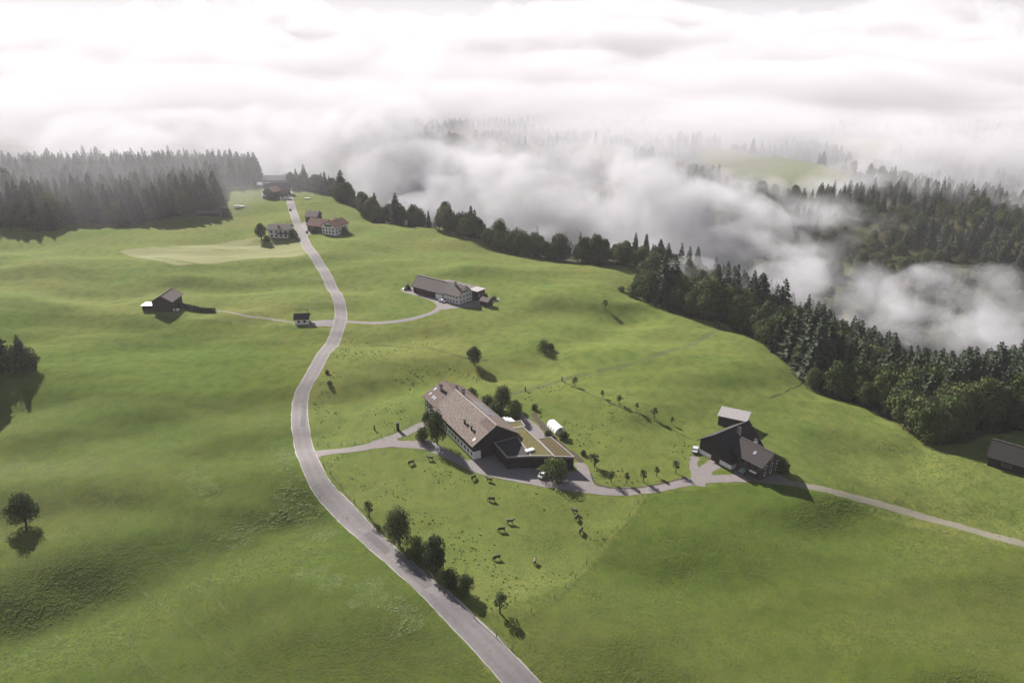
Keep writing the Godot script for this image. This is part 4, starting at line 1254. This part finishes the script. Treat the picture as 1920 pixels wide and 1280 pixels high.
	for q in list:
		var base: float = {"s": 22.0, "b": 10.0}[q[0][0]]
		if q[0].begins_with("bush0"): base = 5.0
		elif q[0].begins_with("bush1"): base = 4.0
		elif q[0] == "sapling0": base = 4.2
		elif q[0] == "sapling1": base = 3.6
		var k: float = q[3] / base
		plant(q[0], q[1], pix(q[2][0], q[2][1]) - Vector3(0, 0.1, 0), Vector3(k * q[4], k, k * q[4]), q[5], "", "bush" if q[1] == "bush" else "tree")
	var row := [[1078, 724], [1129, 746], [1161, 758], [1194, 769], [1227, 783], [1260, 795]]
	for k in row.size(): plant("sapling%d" % (k % 2), "sapling", pix(row[k][0], row[k][1]), Vector3.ONE * rng.randf_range(0.8, 1.05), "young tree in the line of saplings across the upper pasture", "saplings across the pasture")
	row = [[1146, 905], [1175, 906], [1206, 903], [1231, 893], [1267, 886]]
	for k in row.size(): plant("sapling%d" % (k % 2), "sapling", pix(row[k][0], row[k][1]), Vector3.ONE * rng.randf_range(0.95, 1.2), "young fruit tree along the inner bend of the farm track", "saplings along the farm track")

var spruces := 0
var broads := 0
var rest := {}
func forest_tree(p: Vector3, conifer: bool, h: float, label: String, group: String, single: bool) -> void:
	var kind := "spruce%d" % (rng.randi() % 6) if conifer else "broad%d" % (rng.randi() % 4)
	var k := h / (22.0 if conifer else 10.0)
	var w := k * (rng.randf_range(0.8, 1.3) if conifer else rng.randf_range(0.78, 1.0))
	if single and (spruces < 300 if conifer else broads < 300):
		if conifer: spruces += 1
		else: broads += 1
		plant(kind, "spruce_tree" if conifer else "broadleaf_tree", p - Vector3(0, 0.3, 0), Vector3(w, k, w), label, group)
	else:
		if not rest.has(kind): rest[kind] = []
		rest[kind].append(Transform3D(Basis(Vector3.UP, rng.randf() * TAU).scaled(Vector3(w, k, w)), p - Vector3(0, 0.3, 0)))

func forests() -> void:
	rng.seed = 77
	# spruce wood on the left
	var left := flats([[-150, 436], [0, 433], [110, 431], [116, 420], [180, 417], [240, 416], [330, 408], [407, 398], [412, 372], [414, 352], [484, 346], [478, 332], [420, 325], [300, 322], [0, 326], [-200, 330]])
	var cell := 6.3
	var box := Rect2(left[0], Vector2.ZERO)
	for p in left: box = box.expand(p)
	var spots := []
	var x := box.position.x
	while x < box.end.x:
		var z := box.position.y
		while z < box.end.y:
			var p := Vector2(x + rng.randf_range(-2.4, 2.4), z + rng.randf_range(-2.4, 2.4))
			if Geometry2D.is_point_in_polygon(p, left) and absf(p.x / p.y) < 0.80: spots.append([dist_line(p.x, p.y, PackedVector2Array([left[0], left[1], left[2], left[3], left[4], left[5], left[6], left[7], left[8], left[9], left[10]])), p])
			z += cell
		x += cell
	spots.sort_custom(func(a, b): return a[0] < b[0])
	for i in spots.size():
		var p: Vector2 = spots[i][1]
		var con := rng.randf() < (0.62 if spots[i][0] < 9.0 else 0.86)
		if p.x < flat(118, 425).x and spots[i][0] < 16.0: con = rng.randf() < 0.25
		var rise := 1.0 + 0.32 * nB.get_noise_2d(p.x * 0.9, p.y * 0.9)
		forest_tree(on(p.x, p.y), con, rise * (rng.randf_range(19, 29) if con else rng.randf_range(13, 21)), "tall hazy spruce in the wood left of the hamlet" if con else "round leafy tree on the edge of the spruce wood left of the hamlet", "spruces of the wood left of the hamlet" if con else "leafy trees of the wood left of the hamlet", i < 150)
	# belt of trees along the plateau edge behind the farms
	var belt := flats([[555, 352], [610, 358], [648, 377], [700, 402], [790, 419], [860, 436], [930, 451], [1000, 471], [1060, 477], [1090, 480], [1190, 490], [1226, 505]])
	var line := smooth_line(belt, 4.6)
	for i in line.size():
		var thin := nB.get_noise_2d(line[i].x * 2.2, line[i].y * 2.2)
		for k in 3:
			var q := line[i] + Vector2(rng.randf_range(-3, 3), rng.randf_range(-3.5, 1.0) + (-1.0 if k == 0 else -6.0 if k == 1 else -11.0))
			if q.x > flat(1062, 476).x and q.x < flat(1086, 479).x: continue
			if thin < -0.12 and rng.randf() < 0.7: continue
			var con := rng.randf() < 0.17
			var h := rng.randf_range(15, 23) if con else rng.randf_range(9, 17)
			if rng.randf() < 0.15: h *= 1.25
			forest_tree(on(q.x, q.y), con, h * 0.9 * (1.0 + thin * 0.6), "spruce in the tree belt between meadow and mist" if con else "leafy tree in the tree belt between meadow and mist", "spruces of the meadow belt" if con else "leafy trees of the meadow belt", true)
	# the wood that falls into the gorge
	spots = []
	x = 55.0
	while x < 620.0:
		var z := -470.0
		while z < -170.0:
			var p := Vector2(x + rng.randf_range(-2.2, 2.2), z + rng.randf_range(-2.2, 2.2))
			if absf(p.x / p.y) < 0.84 and not on_plateau(p):
				var d := dist_line(p.x, p.y, edge)
				if d > 1.5 and d < 190.0 and not (p.y < -425.0 and d < 14.0): spots.append([d, p])
			z += 6.2
		x += 6.2
	spots.sort_custom(func(a, b): return a[0] < b[0])
	for i in spots.size():
		var p: Vector2 = spots[i][1]
		var d: float = spots[i][0]
		var patch := nB.get_noise_2d(p.x * 0.5 + 900.0, p.y * 0.5)
		var con := patch + rng.randf_range(-0.2, 0.2) > (0.24 if d < 18.0 else 0.10)
		var h := rng.randf_range(19, 31) if con else rng.randf_range(12, 21)
		if p.y < -400.0: h *= 0.72
		if d < 6.0: h *= rng.randf_range(0.45, 0.85)
		forest_tree(on(p.x, p.y), con, h, "dark spruce in the gorge wood below the pasture" if con else "leafy tree in the gorge wood below the pasture", "spruces of the gorge wood" if con else "leafy trees of the gorge wood", d < 60.0)
	# far side of the gorge and the terraces beyond
	var n := 0
	while n < 16000:
		var p := Vector2(rng.randf_range(-900, 1250), rng.randf_range(-1750, -330))
		n += 1
		if p.x / p.y > 0.16 or absf(p.x / p.y) > 0.82 or on_plateau(p): continue
		var d := dist_line(p.x, p.y, edge)
		if d < 190.0 and p.y > -470.0: continue
		if d < 25.0 or (d < 75.0 and p.y < -470.0): continue
		var open := false
		for q in far_fields:
			if Geometry2D.is_point_in_polygon(p, q): open = true
		for q in far_fields:
			if Geometry2D.is_point_in_polygon(p * 1.045, q) or Geometry2D.is_point_in_polygon(p * 1.085, q): open = true
		if open: continue
		if p.y < -900.0 and nC.get_noise_2d(p.x * 2.6, p.y * 2.6) > 0.06: continue
		var con := nB.get_noise_2d(p.x * 0.3, p.y * 0.3) + rng.randf_range(-0.2, 0.2) > -0.02
		forest_tree(on(p.x, p.y), con, rng.randf_range(18, 27) if con else rng.randf_range(11, 17), "", "", false)
	for kind in rest:
		var proto: Node3D = kinds[kind]
		var crown: MeshInstance3D = proto.get_node("crown")
		var mm := MultiMesh.new()
		mm.transform_format = MultiMesh.TRANSFORM_3D
		mm.mesh = crown.mesh
		mm.instance_count = rest[kind].size()
		for i in rest[kind].size(): mm.set_instance_transform(i, rest[kind][i])
		var o := MultiMeshInstance3D.new()
		o.multimesh = mm
		o.material_override = crown.material_override
		o.name = numbered("spruce_wood" if kind.begins_with("spruce") else "leafy_wood")
		add_child(o)
		tag(o, "mass of dark conifers filling the gorge and far slopes under the mist" if kind.begins_with("spruce") else "mass of leafy woodland filling the gorge and far slopes under the mist", "wood", "", "stuff")

func hedge() -> void:
	var a := pix(336, 576)
	var b := pix(403, 586)
	var t := thing("hedge", "clipped dark hedge running from the field barn towards the road", "hedge", a, 0.0)
	var mb := Mb.new()
	rng.seed = 31
	var n := 2600
	for k in n:
		var f := rng.randf()
		var base := a.lerp(b, f)
		base.y = gy(base.x, base.z)
		var p := base - a + Vector3(rng.randf_range(-0.7, 0.7), rng.randf_range(0.0, 2.3), rng.randf_range(-0.7, 0.7))
		var e := Vector3(rng.randfn(), rng.randfn(), rng.randfn()).normalized()
		var u := e.cross(Vector3.UP).normalized() * 0.3
		var v := e.cross(u).normalized() * 0.25
		var c := rng.randf_range(0.7, 1.3)
		mb.tint = Color(0.035 * c, 0.048 * c, 0.022 * c)
		mb.tri(p - u, p + v, p + u); mb.tri(p - u, p + u, p - v)
	part("foliage", mb, mats.leaf, t)

# ------------------------------------------------------------------ grass
func tufts() -> void:
	rng.seed = 515
	var mb := Mb.new()
	for k in 26:
		var a := rng.randf() * TAU
		var r := rng.randf_range(0.0, 0.5)
		var p := Vector3(cos(a) * r, -0.03, sin(a) * r)
		var d := Vector3(cos(a + rng.randfn() * 0.5), 0, sin(a + rng.randfn() * 0.5))
		var s := Vector3(-d.z, 0, d.x) * rng.randf_range(0.06, 0.12)
		mb.tri(p - s, p + s, p + d * rng.randf_range(0.05, 0.25) + Vector3(0, rng.randf_range(0.22, 0.5), 0))
	var clump := mb.mesh()
	mb = Mb.new()
	for k in 9:
		var a := rng.randf() * TAU
		var r := rng.randf_range(0.0, 0.45)
		var p := Vector3(cos(a) * r, -0.02, sin(a) * r)
		var b := rng.randf() * TAU
		var d := Vector3(cos(b), 0, sin(b))
		var s := Vector3(-d.z, 0, d.x) * rng.randf_range(0.05, 0.10)
		mb.tri(p - s, p + s, p + d * rng.randf_range(0.05, 0.22) + Vector3(0, rng.randf_range(0.03, 0.08), 0))
	var blade := mb.mesh()
	var pos: Array[Transform3D] = []
	var col := PackedColorArray()
	for q in pasture:
		var box := Rect2(q[0], Vector2.ZERO)
		for p in q: box = box.expand(p)
		var n := int(box.get_area() * 0.65)
		for k in n:
			var p := box.position + Vector2(rng.randf(), rng.randf()) * box.size
			if not Geometry2D.is_point_in_polygon(p, q): continue
			if rng.randf() > 0.05 + nD.get_noise_2d(p.x * 0.45, p.y * 0.45) * 1.1: continue
			if dist_line(p.x, p.y, stem) < 4.5: continue
			var s := rng.randf_range(0.28, 0.7)
			pos.append(Transform3D(Basis(Vector3.UP, rng.randf() * TAU).scaled(Vector3(s * rng.randf_range(0.9, 1.6), s * rng.randf_range(0.6, 1.1), s)), on(p.x, p.y)))
			var c := rng.randf_range(0.7, 1.15)
			col.append(Color(0.076 * c, 0.098 * c, 0.026 * c))
	scatter("pasture_tufts", clump, pos, col, "darker ungrazed grass tufts dotting the cattle pasture", "grass tufts")
	pos = []
	col = PackedColorArray()
	var flat_grass: Array[PackedVector2Array] = [flats([[524, 832], [530, 870], [548, 905], [545, 945], [500, 965], [440, 990]]), flats([[548, 930], [580, 965], [610, 1000]]), flats([[690, 1120], [720, 1150], [770, 1180]]), flats([[590, 1090], [620, 1110]]), flats([[400, 930], [350, 892]])]
	while pos.size() < 200000:
		var px := rng.randf_range(-60, 1980)
		var py := 1300.0 - pow(rng.randf(), 0.8) * 560.0
		var f := flat(px, py)
		if dist_line(f.x, f.z, edge) < 3.0: continue
		var p := on(f.x, f.z)
		var s := rng.randf_range(0.7, 1.4)
		pos.append(Transform3D(Basis(Vector3.UP, rng.randf() * TAU).scaled(Vector3(s, s * rng.randf_range(0.6, 1.2), s)), p))
		var c := rng.randf_range(0.9, 1.35)
		var ripeness := clampf(nA.get_noise_2d(p.x * 0.7 - 700.0, p.z * 0.7) * 0.5 + rng.randf_range(-0.1, 0.25), 0, 0.6)
		var pale := 0.0
		for q in flat_grass: pale = maxf(pale, 1.0 - dist_line(p.x, p.z, q) / 5.0 + nD.get_noise_2d(p.x * 1.5, p.z * 1.5) * 1.2)
		if pale > 0.4 and rng.randf() < 0.35:
			pos[pos.size() - 1] = pos[pos.size() - 1].scaled_local(Vector3(1.5, 1.2, 1.5))
			col.append(Color(0.105 * c, 0.130 * c, 0.046 * c))
			continue
		if Geometry2D.is_point_in_polygon(Vector2(p.x, p.z), pasture[0]) or Geometry2D.is_point_in_polygon(Vector2(p.x, p.z), pasture[1]): c *= 1.5
		c *= 0.86
		col.append(Color(lerpf(0.082, 0.135, ripeness) * c, lerpf(0.103, 0.14, ripeness) * c, lerpf(0.022, 0.048, ripeness) * c))
	# keep the blades off the paved ground
	var keep: Array[Transform3D] = []
	var kcol := PackedColorArray()
	var roads := []
	for c in get_children():
		if c is MeshInstance3D and c.has_meta("kind") and c.name != "ground" and not str(c.name).begins_with("mow") and not str(c.name).begins_with("wheel"): roads.append(c)
	var mask := {}
	for r in roads:
		var vs: PackedVector3Array = r.mesh.surface_get_arrays(0)[Mesh.ARRAY_VERTEX]
		for k in range(0, vs.size(), 3):
			var a := vs[k]; var b := vs[k + 1]; var c := vs[k + 2]
			for i in 6:
				var m := [a, b, c, (a + b) / 2, (b + c) / 2, (a + c) / 2][i] as Vector3
				mask[Vector2i(int(floorf(m.x / 0.8)), int(floorf(m.z / 0.8)))] = true
	for i in pos.size():
		var o := pos[i].origin
		if mask.has(Vector2i(int(floorf(o.x / 0.8)), int(floorf(o.z / 0.8)))): continue
		keep.append(pos[i]); kcol.append(col[i])
	scatter("meadow_grass", blade, keep, kcol, "short meadow grass covering the near fields", "grass")

func scatter(called: String, mesh: Mesh, pos: Array[Transform3D], col: PackedColorArray, label: String, category: String) -> void:
	var mm := MultiMesh.new()
	mm.transform_format = MultiMesh.TRANSFORM_3D
	mm.use_colors = true
	mm.mesh = mesh
	mm.instance_count = pos.size()
	for i in pos.size():
		mm.set_instance_transform(i, pos[i])
		mm.set_instance_color(i, col[i])
	var o := MultiMeshInstance3D.new()
	o.multimesh = mm
	o.material_override = mats.tuft
	o.name = numbered(called)
	add_child(o)
	tag(o, label, category, "", "stuff")

# ------------------------------------------------------------------ animals, posts, fences
func cows() -> void:
	var shapes := [cow_mesh(true), cow_mesh(false)]
	rng.seed = 62
	var spots := [[771, 870, 0], [806, 862, 1], [888, 898, 0], [917, 902, 1], [921, 939, 0], [940, 996, 0], [957, 981, 1], [1077, 961, 1], [1081, 973, 0], [1089, 998, 0], [931, 1049, 0], [1003, 1056, 1]]
	for q in spots:
		var dark: bool = q[2] == 0
		var t := thing("cow", "dark brown cow grazing with lowered head in the pasture below the farm" if dark else "grey brown cow standing with raised head in the pasture below the farm", "cow", pix(q[0], q[1]), rng.randf() * TAU, "grazing cows" if dark else "standing cows")
		var o := MeshInstance3D.new()
		o.name = "body"
		o.mesh = shapes[q[2]]
		o.material_override = mats.cow_brown if dark else mats.cow_grey
		t.add_child(o)

func posts() -> void:
	var p := pix(746, 806)
	var t := thing("post", "slim dark pillar standing beside the farmhouse driveway", "post", p, 0.2)
	var mb := Mb.new()
	mb.box(Vector3(-0.5, -0.3, -0.4), Vector3(0.5, 2.6, 0.4)); part("shaft", mb, mats.black_timber, t)
	mb = Mb.new(); mb.box(Vector3(-0.6, 2.62, -0.5), Vector3(0.6, 2.8, 0.5)); part("cap", mb, mats.tile_dark, t)
	var lines := [
		["timber post fence along the driveway to the long farmhouse", [[596, 838], [640, 835], [690, 828], [740, 808], [795, 786]], 4.5],
		["timber post fence between cattle pasture and green meadow", [[1205, 932], [1180, 968], [1100, 1058], [1040, 1122], [960, 1165]], 6.0],
		["timber post fence along the road below the pasture", [[606, 872], [640, 915], [690, 968], [740, 1018], [850, 1120], [960, 1220]], 6.0]]
	for q in lines:
		var l := smooth_line(pixs(q[1]), q[2])
		var o := on(l[0].x, l[0].y)
		t = thing("fence", q[0], "fence", o)
		var tops := []
		for w in l:
			var g := on(w.x, w.y) - o
			mb = Mb.new()
			mb.tube(g + Vector3(0, -0.2, 0), g + Vector3(0, 1.15, 0), 0.08, 0.07, 6)
			part("post", mb, mats.brown_timber, t)
			tops.append(g)
		mb = Mb.new()
		for k in tops.size() - 1:
			for h in [0.6, 1.0]: mb.tube(tops[k] + Vector3(0, h, 0), tops[k + 1] + Vector3(0, h, 0), 0.02, 0.02, 3)
		part("wire", mb, mats.concrete, t)
	var mark := [[985, 733], [1054, 714], [702, 806]]
	for k in 3:
		t = thing("post", ["low post beside the start of the wheel ruts", "low post where the sapling line meets the wheel ruts", "low post beside the pasture fence near the driveway"][k], "post", pix(mark[k][0], mark[k][1]))
		mb = Mb.new(); mb.tube(Vector3(0, -0.3, 0), Vector3(0, 1.6, 0), 0.28, 0.22, 8); part("shaft", mb, mats.brown_timber, t)
		mb = Mb.new(); mb.box(Vector3(-0.35, 1.61, -0.35), Vector3(0.35, 1.72, 0.35)); part("cap", mb, mats.black_timber, t)

# ------------------------------------------------------------------ mist
func mist_bank(called: String, label: String, lo: Vector3, hi: Vector3, s: float, blobs: Array, rough: float, freq: float, sd: int, shells: Array, carve := 0.0, cap := 1.1) -> void:
	var d := Vector3i(int((hi.x - lo.x) / s), int((hi.y - lo.y) / s), int((hi.z - lo.z) / s))
	var v := PackedFloat32Array()
	v.resize(d.x * d.y * d.z)
	for b in blobs:
		var c: Vector3 = b[0]
		var r: Vector3 = b[1]
		var k: float = b[2]
		var a0 := (c - r * 1.5 - lo) / s
		var a1 := (c + r * 1.5 - lo) / s
		for z in range(maxi(1, int(a0.z)), mini(d.z - 1, int(a1.z) + 1)):
			var qz := (lo.z + z * s - c.z) / r.z
			for y in range(maxi(1, int(a0.y)), mini(d.y - 1, int(a1.y) + 1)):
				var qy := (lo.y + y * s - c.y) / r.y
				var base := qz * qz + qy * qy
				if base > 2.2: continue
				var row := (z * d.y + y) * d.x
				for x in range(maxi(1, int(a0.x)), mini(d.x - 1, int(a1.x) + 1)):
					var qx := (lo.x + x * s - c.x) / r.x
					var e := base + qx * qx
					if e < 2.2:
						v[row + x] += k * (1.0 - e / 2.2)
	var n := FastNoiseLite.new()
	n.seed = sd; n.frequency = freq; n.fractal_octaves = 5; n.fractal_gain = 0.62
	var n2 := FastNoiseLite.new()
	n2.seed = sd + 1; n2.frequency = freq * 0.42; n2.fractal_octaves = 2
	for z in range(1, d.z - 1):
		for y in range(1, d.y - 1):
			var row := (z * d.y + y) * d.x
			for x in range(1, d.x - 1):
				var f := v[row + x]
				if f > 0.06:
					var p := lo + Vector3(x, y, z) * s
					var wx := n2.get_noise_3d(p.x, p.y, p.z) 
					v[row + x] = minf(f, cap) + (wx * carve + n.get_noise_3d(p.x + wx * 30.0, p.y * 1.2 + wx * 20.0, p.z) * rough) * minf(1.0, f * 4.0)
	var bank := Node3D.new()
	bank.name = numbered(called)
	add_child(bank)
	tag(bank, label, "mist", "", "stuff")
	for q in shells:
		var m := nets(v, d, lo, s, q[0])
		if m.get_surface_count() == 0: continue
		var o := MeshInstance3D.new()
		o.name = "layer"
		o.mesh = m
		var fm := FogMaterial.new()
		fm.resource_name = "mist"
		fm.density = q[1]
		fm.albedo = mist_tint
		o.material_override = fm
		o.set_meta("kind", "stuff")
		bank.add_child(o, true)

var mist_tint := Color(0.975, 0.97, 0.99)

func mist() -> void:
	var bl := []
	for q in [
		[300, 262, -1000, 190, 36, 110, 0.7], [460, 265, -960, 150, 46, 110, 0.8], [600, 290, -880, 120, 60, 90, 0.9], [700, 300, -830, 100, 80, 85, 1.1], [740, 250, -860, 70, 55, 60, 0.9],
		[640, 345, -780, 70, 30, 40, 0.7], [780, 350, -740, 110, 60, 75, 1.0], [880, 375, -670, 110, 58, 65, 1.0], [1000, 400, -625, 110, 56, 60, 1.0], [1120, 410, -590, 100, 62, 58, 1.0],
		[1250, 430, -560, 100, 70, 58, 1.0], [1230, 350, -620, 70, 70, 50, 0.7], [1010, 320, -720, 70, 40, 50, 0.6], [1330, 480, -505, 100, 56, 50, 1.0], [1440, 500, -475, 95, 60, 46, 1.0],
		[1540, 530, -440, 85, 46, 40, 0.95], [1620, 545, -420, 65, 32, 34, 0.7], [1560, 450, -540, 95, 50, 60, 0.9], [1460, 410, -600, 85, 44, 55, 0.75],
		[1330, 540, -415, 70, 30, 32, 0.8], [1470, 585, -380, 70, 28, 26, 0.72], [1240, 490, -460, 60, 26, 28, 0.8], [1180, 460, -510, 60, 30, 30, 0.7],
		[1680, 365, -860, 120, 44, 80, 0.85], [1820, 330, -930, 140, 50, 90, 0.95], [1950, 330, -900, 120, 52, 90, 0.95], [1600, 400, -740, 80, 28, 45, 0.65], [1900, 375, -820, 100, 32, 55, 0.75],
		[1100, 300, -860, 90, 34, 60, 0.55], [880, 300, -860, 80, 34, 60, 0.55], [1380, 350, -800, 70, 24, 50, 0.45]]:
		var c := at_depth(q[0], q[1], q[2])
		var k: float = c.distance_to(EYE) / FOCAL
		bl.append([c, Vector3(q[3] * k, q[4] * k, q[5]), q[6] * (0.8 if q[0] > 1400 and q[1] > 390 else 0.92)])
	mist_bank("mist_bank", "billowing white mist rising out of the gorge", Vector3(-600, -75, -1090), Vector3(800, 95, -325), 4.8, bl, 1.7, 0.0165, 4, [[0.28, 0.0020], [0.46, 0.0027], [0.66, 0.0032], [0.90, 0.0034]], 1.2, 0.85)
	bl = []
	for q in [[150, 330, -660, 260, 60, 90, 0.9], [380, 320, -720, 180, 55, 90, 0.9], [560, 330, -730, 120, 50, 70, 0.9], [0, 320, -700, 200, 60, 100, 0.9], [60, 390, -560, 160, 46, 40, 0.9], [260, 370, -590, 160, 44, 40, 0.9]]:
		var c := at_depth(q[0], q[1], q[2])
		var k: float = c.distance_to(EYE) / FOCAL
		bl.append([c, Vector3(q[3] * k, q[4] * k, q[5]), q[6]])
	mist_bank("mist_veil", "thin hazy veil of mist drifting over the spruce wood and hamlet", Vector3(-900, -20, -1000), Vector3(60, 120, -500), 12.0, bl, 0.7, 0.008, 24, [[0.3, 0.0008], [0.6, 0.0008]])
	bl = []
	for q in [[1450, 270, -1100, 420, 50, 200, 0.9], [1050, 290, -950, 300, 50, 150, 0.9], [1800, 300, -1000, 300, 60, 200, 0.9]]:
		var c := at_depth(q[0], q[1], q[2])
		var k: float = c.distance_to(EYE) / FOCAL
		bl.append([c, Vector3(q[3] * k, q[4] * k, q[5]), q[6]])
	mist_bank("mist_veil", "thin lilac haze hanging over the far terrace across the gorge", Vector3(-300, -80, -1500), Vector3(1300, 130, -650), 20.0, bl, 0.7, 0.005, 25, [[0.3, 0.0008], [0.6, 0.0009]])
	for set in [
		["torn wisps of mist drifting over the gorge wood", Vector3(50, -70, -490), Vector3(470, 55, -315), 2.9, 0.026, [[1300, 520, -430, 60, 26, 22, 0.8], [1400, 560, -405, 60, 26, 22, 0.8], [1500, 540, -430, 70, 40, 26, 0.9], [1590, 570, -405, 70, 40, 26, 0.95], [1680, 585, -400, 70, 42, 26, 0.95], [1760, 565, -420, 65, 46, 26, 0.9], [1800, 620, -385, 60, 56, 24, 1.0], [1870, 590, -400, 70, 60, 26, 0.95], [1840, 660, -362, 36, 30, 16, 0.8]]],
		["dense mist pouring over the bend of the gorge", Vector3(60, -65, -640), Vector3(340, 75, -430), 3.6, 0.020, [[1300, 420, -590, 70, 60, 40, 1.3], [1370, 430, -570, 70, 56, 40, 1.3], [1350, 480, -530, 70, 46, 36, 1.3], [1430, 470, -530, 70, 50, 36, 1.3], [1460, 520, -480, 60, 40, 30, 1.2]]],
		["ragged mist plumes rising behind the tree belt", Vector3(-260, -45, -800), Vector3(190, 90, -500), 3.6, 0.020, [[700, 270, -800, 60, 46, 40, 0.9], [780, 300, -740, 60, 46, 40, 0.95], [870, 325, -690, 60, 44, 36, 0.95], [960, 345, -650, 60, 44, 36, 0.95], [1050, 355, -620, 60, 48, 34, 0.95], [1150, 350, -600, 60, 56, 34, 0.95], [1240, 370, -570, 60, 60, 34, 0.95], [820, 390, -640, 80, 22, 24, 0.8], [960, 425, -590, 80, 22, 24, 0.8], [1100, 440, -550, 80, 22, 24, 0.8]]]]:
		bl = []
		for q in set[5]:
			var c := at_depth(q[0], q[1], q[2])
			var k: float = c.distance_to(EYE) / FOCAL
			bl.append([c, Vector3(q[3] * k, q[4] * k, q[5]), q[6]])
		mist_bank("mist_wisps", set[0], set[1], set[2], set[3], bl, 2.3, set[4], 33, [[0.40, 0.006], [0.75, 0.011]], 1.2, 0.72 if set[0].begins_with("dense") else 0.20 if set[0].begins_with("torn") else 0.48)
	# the sea of low cloud lying over the valley far behind
	bl = []
	rng.seed = 71
	for k in 60:
		var z := -1250.0 - 3500.0 * pow(float(k) / 60.0, 1.35)
		var x := rng.randf_range(-0.85, 0.85) * absf(z)
		var g := (absf(z) - 1250.0) / 3500.0
		bl.append([Vector3(x, rng.randf_range(-25, 30) + g * g * 240.0, z), Vector3(rng.randf_range(260, 480) * (1.0 + g), rng.randf_range(34, 60) * (1.0 + 2.5 * g), rng.randf_range(140, 260) * (1.0 + g)), rng.randf_range(0.6, 0.95)])
	mist_bank("mist_sea", "far sea of low white cloud covering the valley", Vector3(-4600, -80, -5600), Vector3(4600, 640, -1000), 32.0, bl, 1.3, 0.0034, 14, [[0.32, 0.0015], [0.6, 0.0022]], 0.8)

# ------------------------------------------------------------------ the scene
func _ready() -> void:
	var cam := Camera3D.new()
	cam.name = "camera"
	cam.fov = 50.0
	cam.position = EYE
	cam.rotation_degrees = Vector3(-PITCH, 0, 0)
	cam.far = 12000.0
	add_child(cam)
	var we := WorldEnvironment.new()
	we.name = "environment"
	var e := Environment.new()
	we.environment = e
	e.background_mode = Environment.BG_SKY
	e.sky = Sky.new()
	var sm := ProceduralSkyMaterial.new()
	sm.sky_top_color = Color(0.50, 0.55, 0.66)
	sm.sky_horizon_color = Color(0.74, 0.745, 0.77)
	sm.sky_curve = 0.35
	sm.ground_horizon_color = Color(0.74, 0.745, 0.77)
	sm.ground_bottom_color = Color(0.4, 0.4, 0.4)
	sm.sky_energy_multiplier = 0.6
	e.sky.sky_material = sm
	e.tonemap_mode = Environment.TONE_MAPPER_LINEAR
	e.tonemap_exposure = 2.95
	e.volumetric_fog_enabled = true
	e.volumetric_fog_density = 0.00007
	e.volumetric_fog_albedo = Color(1.0, 0.985, 1.0)
	e.volumetric_fog_anisotropy = 0.15
	e.sdfgi_enabled = true
	e.ssao_enabled = true
	e.ssil_enabled = true
	add_child(we)
	var sun := DirectionalLight3D.new()
	sun.name = "sun"
	sun.light_energy = 1.6
	sun.light_color = Color(1.0, 0.975, 0.945)
	sun.light_angular_distance = 0.6
	sun.shadow_enabled = true
	sun.rotation = Vector3(deg_to_rad(-30), PI + deg_to_rad(33), 0)
	add_child(sun)

	build_materials()
	build_terrain()
	build_roads()
	build_kinds()
	farm_long()
	farm_black()
	shed_back()
	farm_white()
	small_buildings()
	polytunnel()
	car(pix(1019, 893), -2.2, mats.car_white, "white car parked beside the bright green yard bush")
	car(pix(829, 566), -0.65, mats.car_white, "white car parked along the front of the white shingled farmhouse")
	car(pix(1397, 884), 0.6, mats.car_teal, "pale teal car parked in the shade of the black roofed farmhouse")
	car(pix(1304, 846), 1.2, mats.car_silver, "silver car at the back corner of the black roofed farmhouse")
	car(pix(544, 395), 1.75, mats.car_dark, "dark car driving along the road towards the hamlet")
	car(pix(763, 543), 0.4, mats.car_dark, "dark car parked at the barn end of the white shingled farmhouse")
	hedge()
	single_trees()
	forests()
	cows()
	posts()
	tufts()
	mist()
	for k in kinds: kinds[k].free()
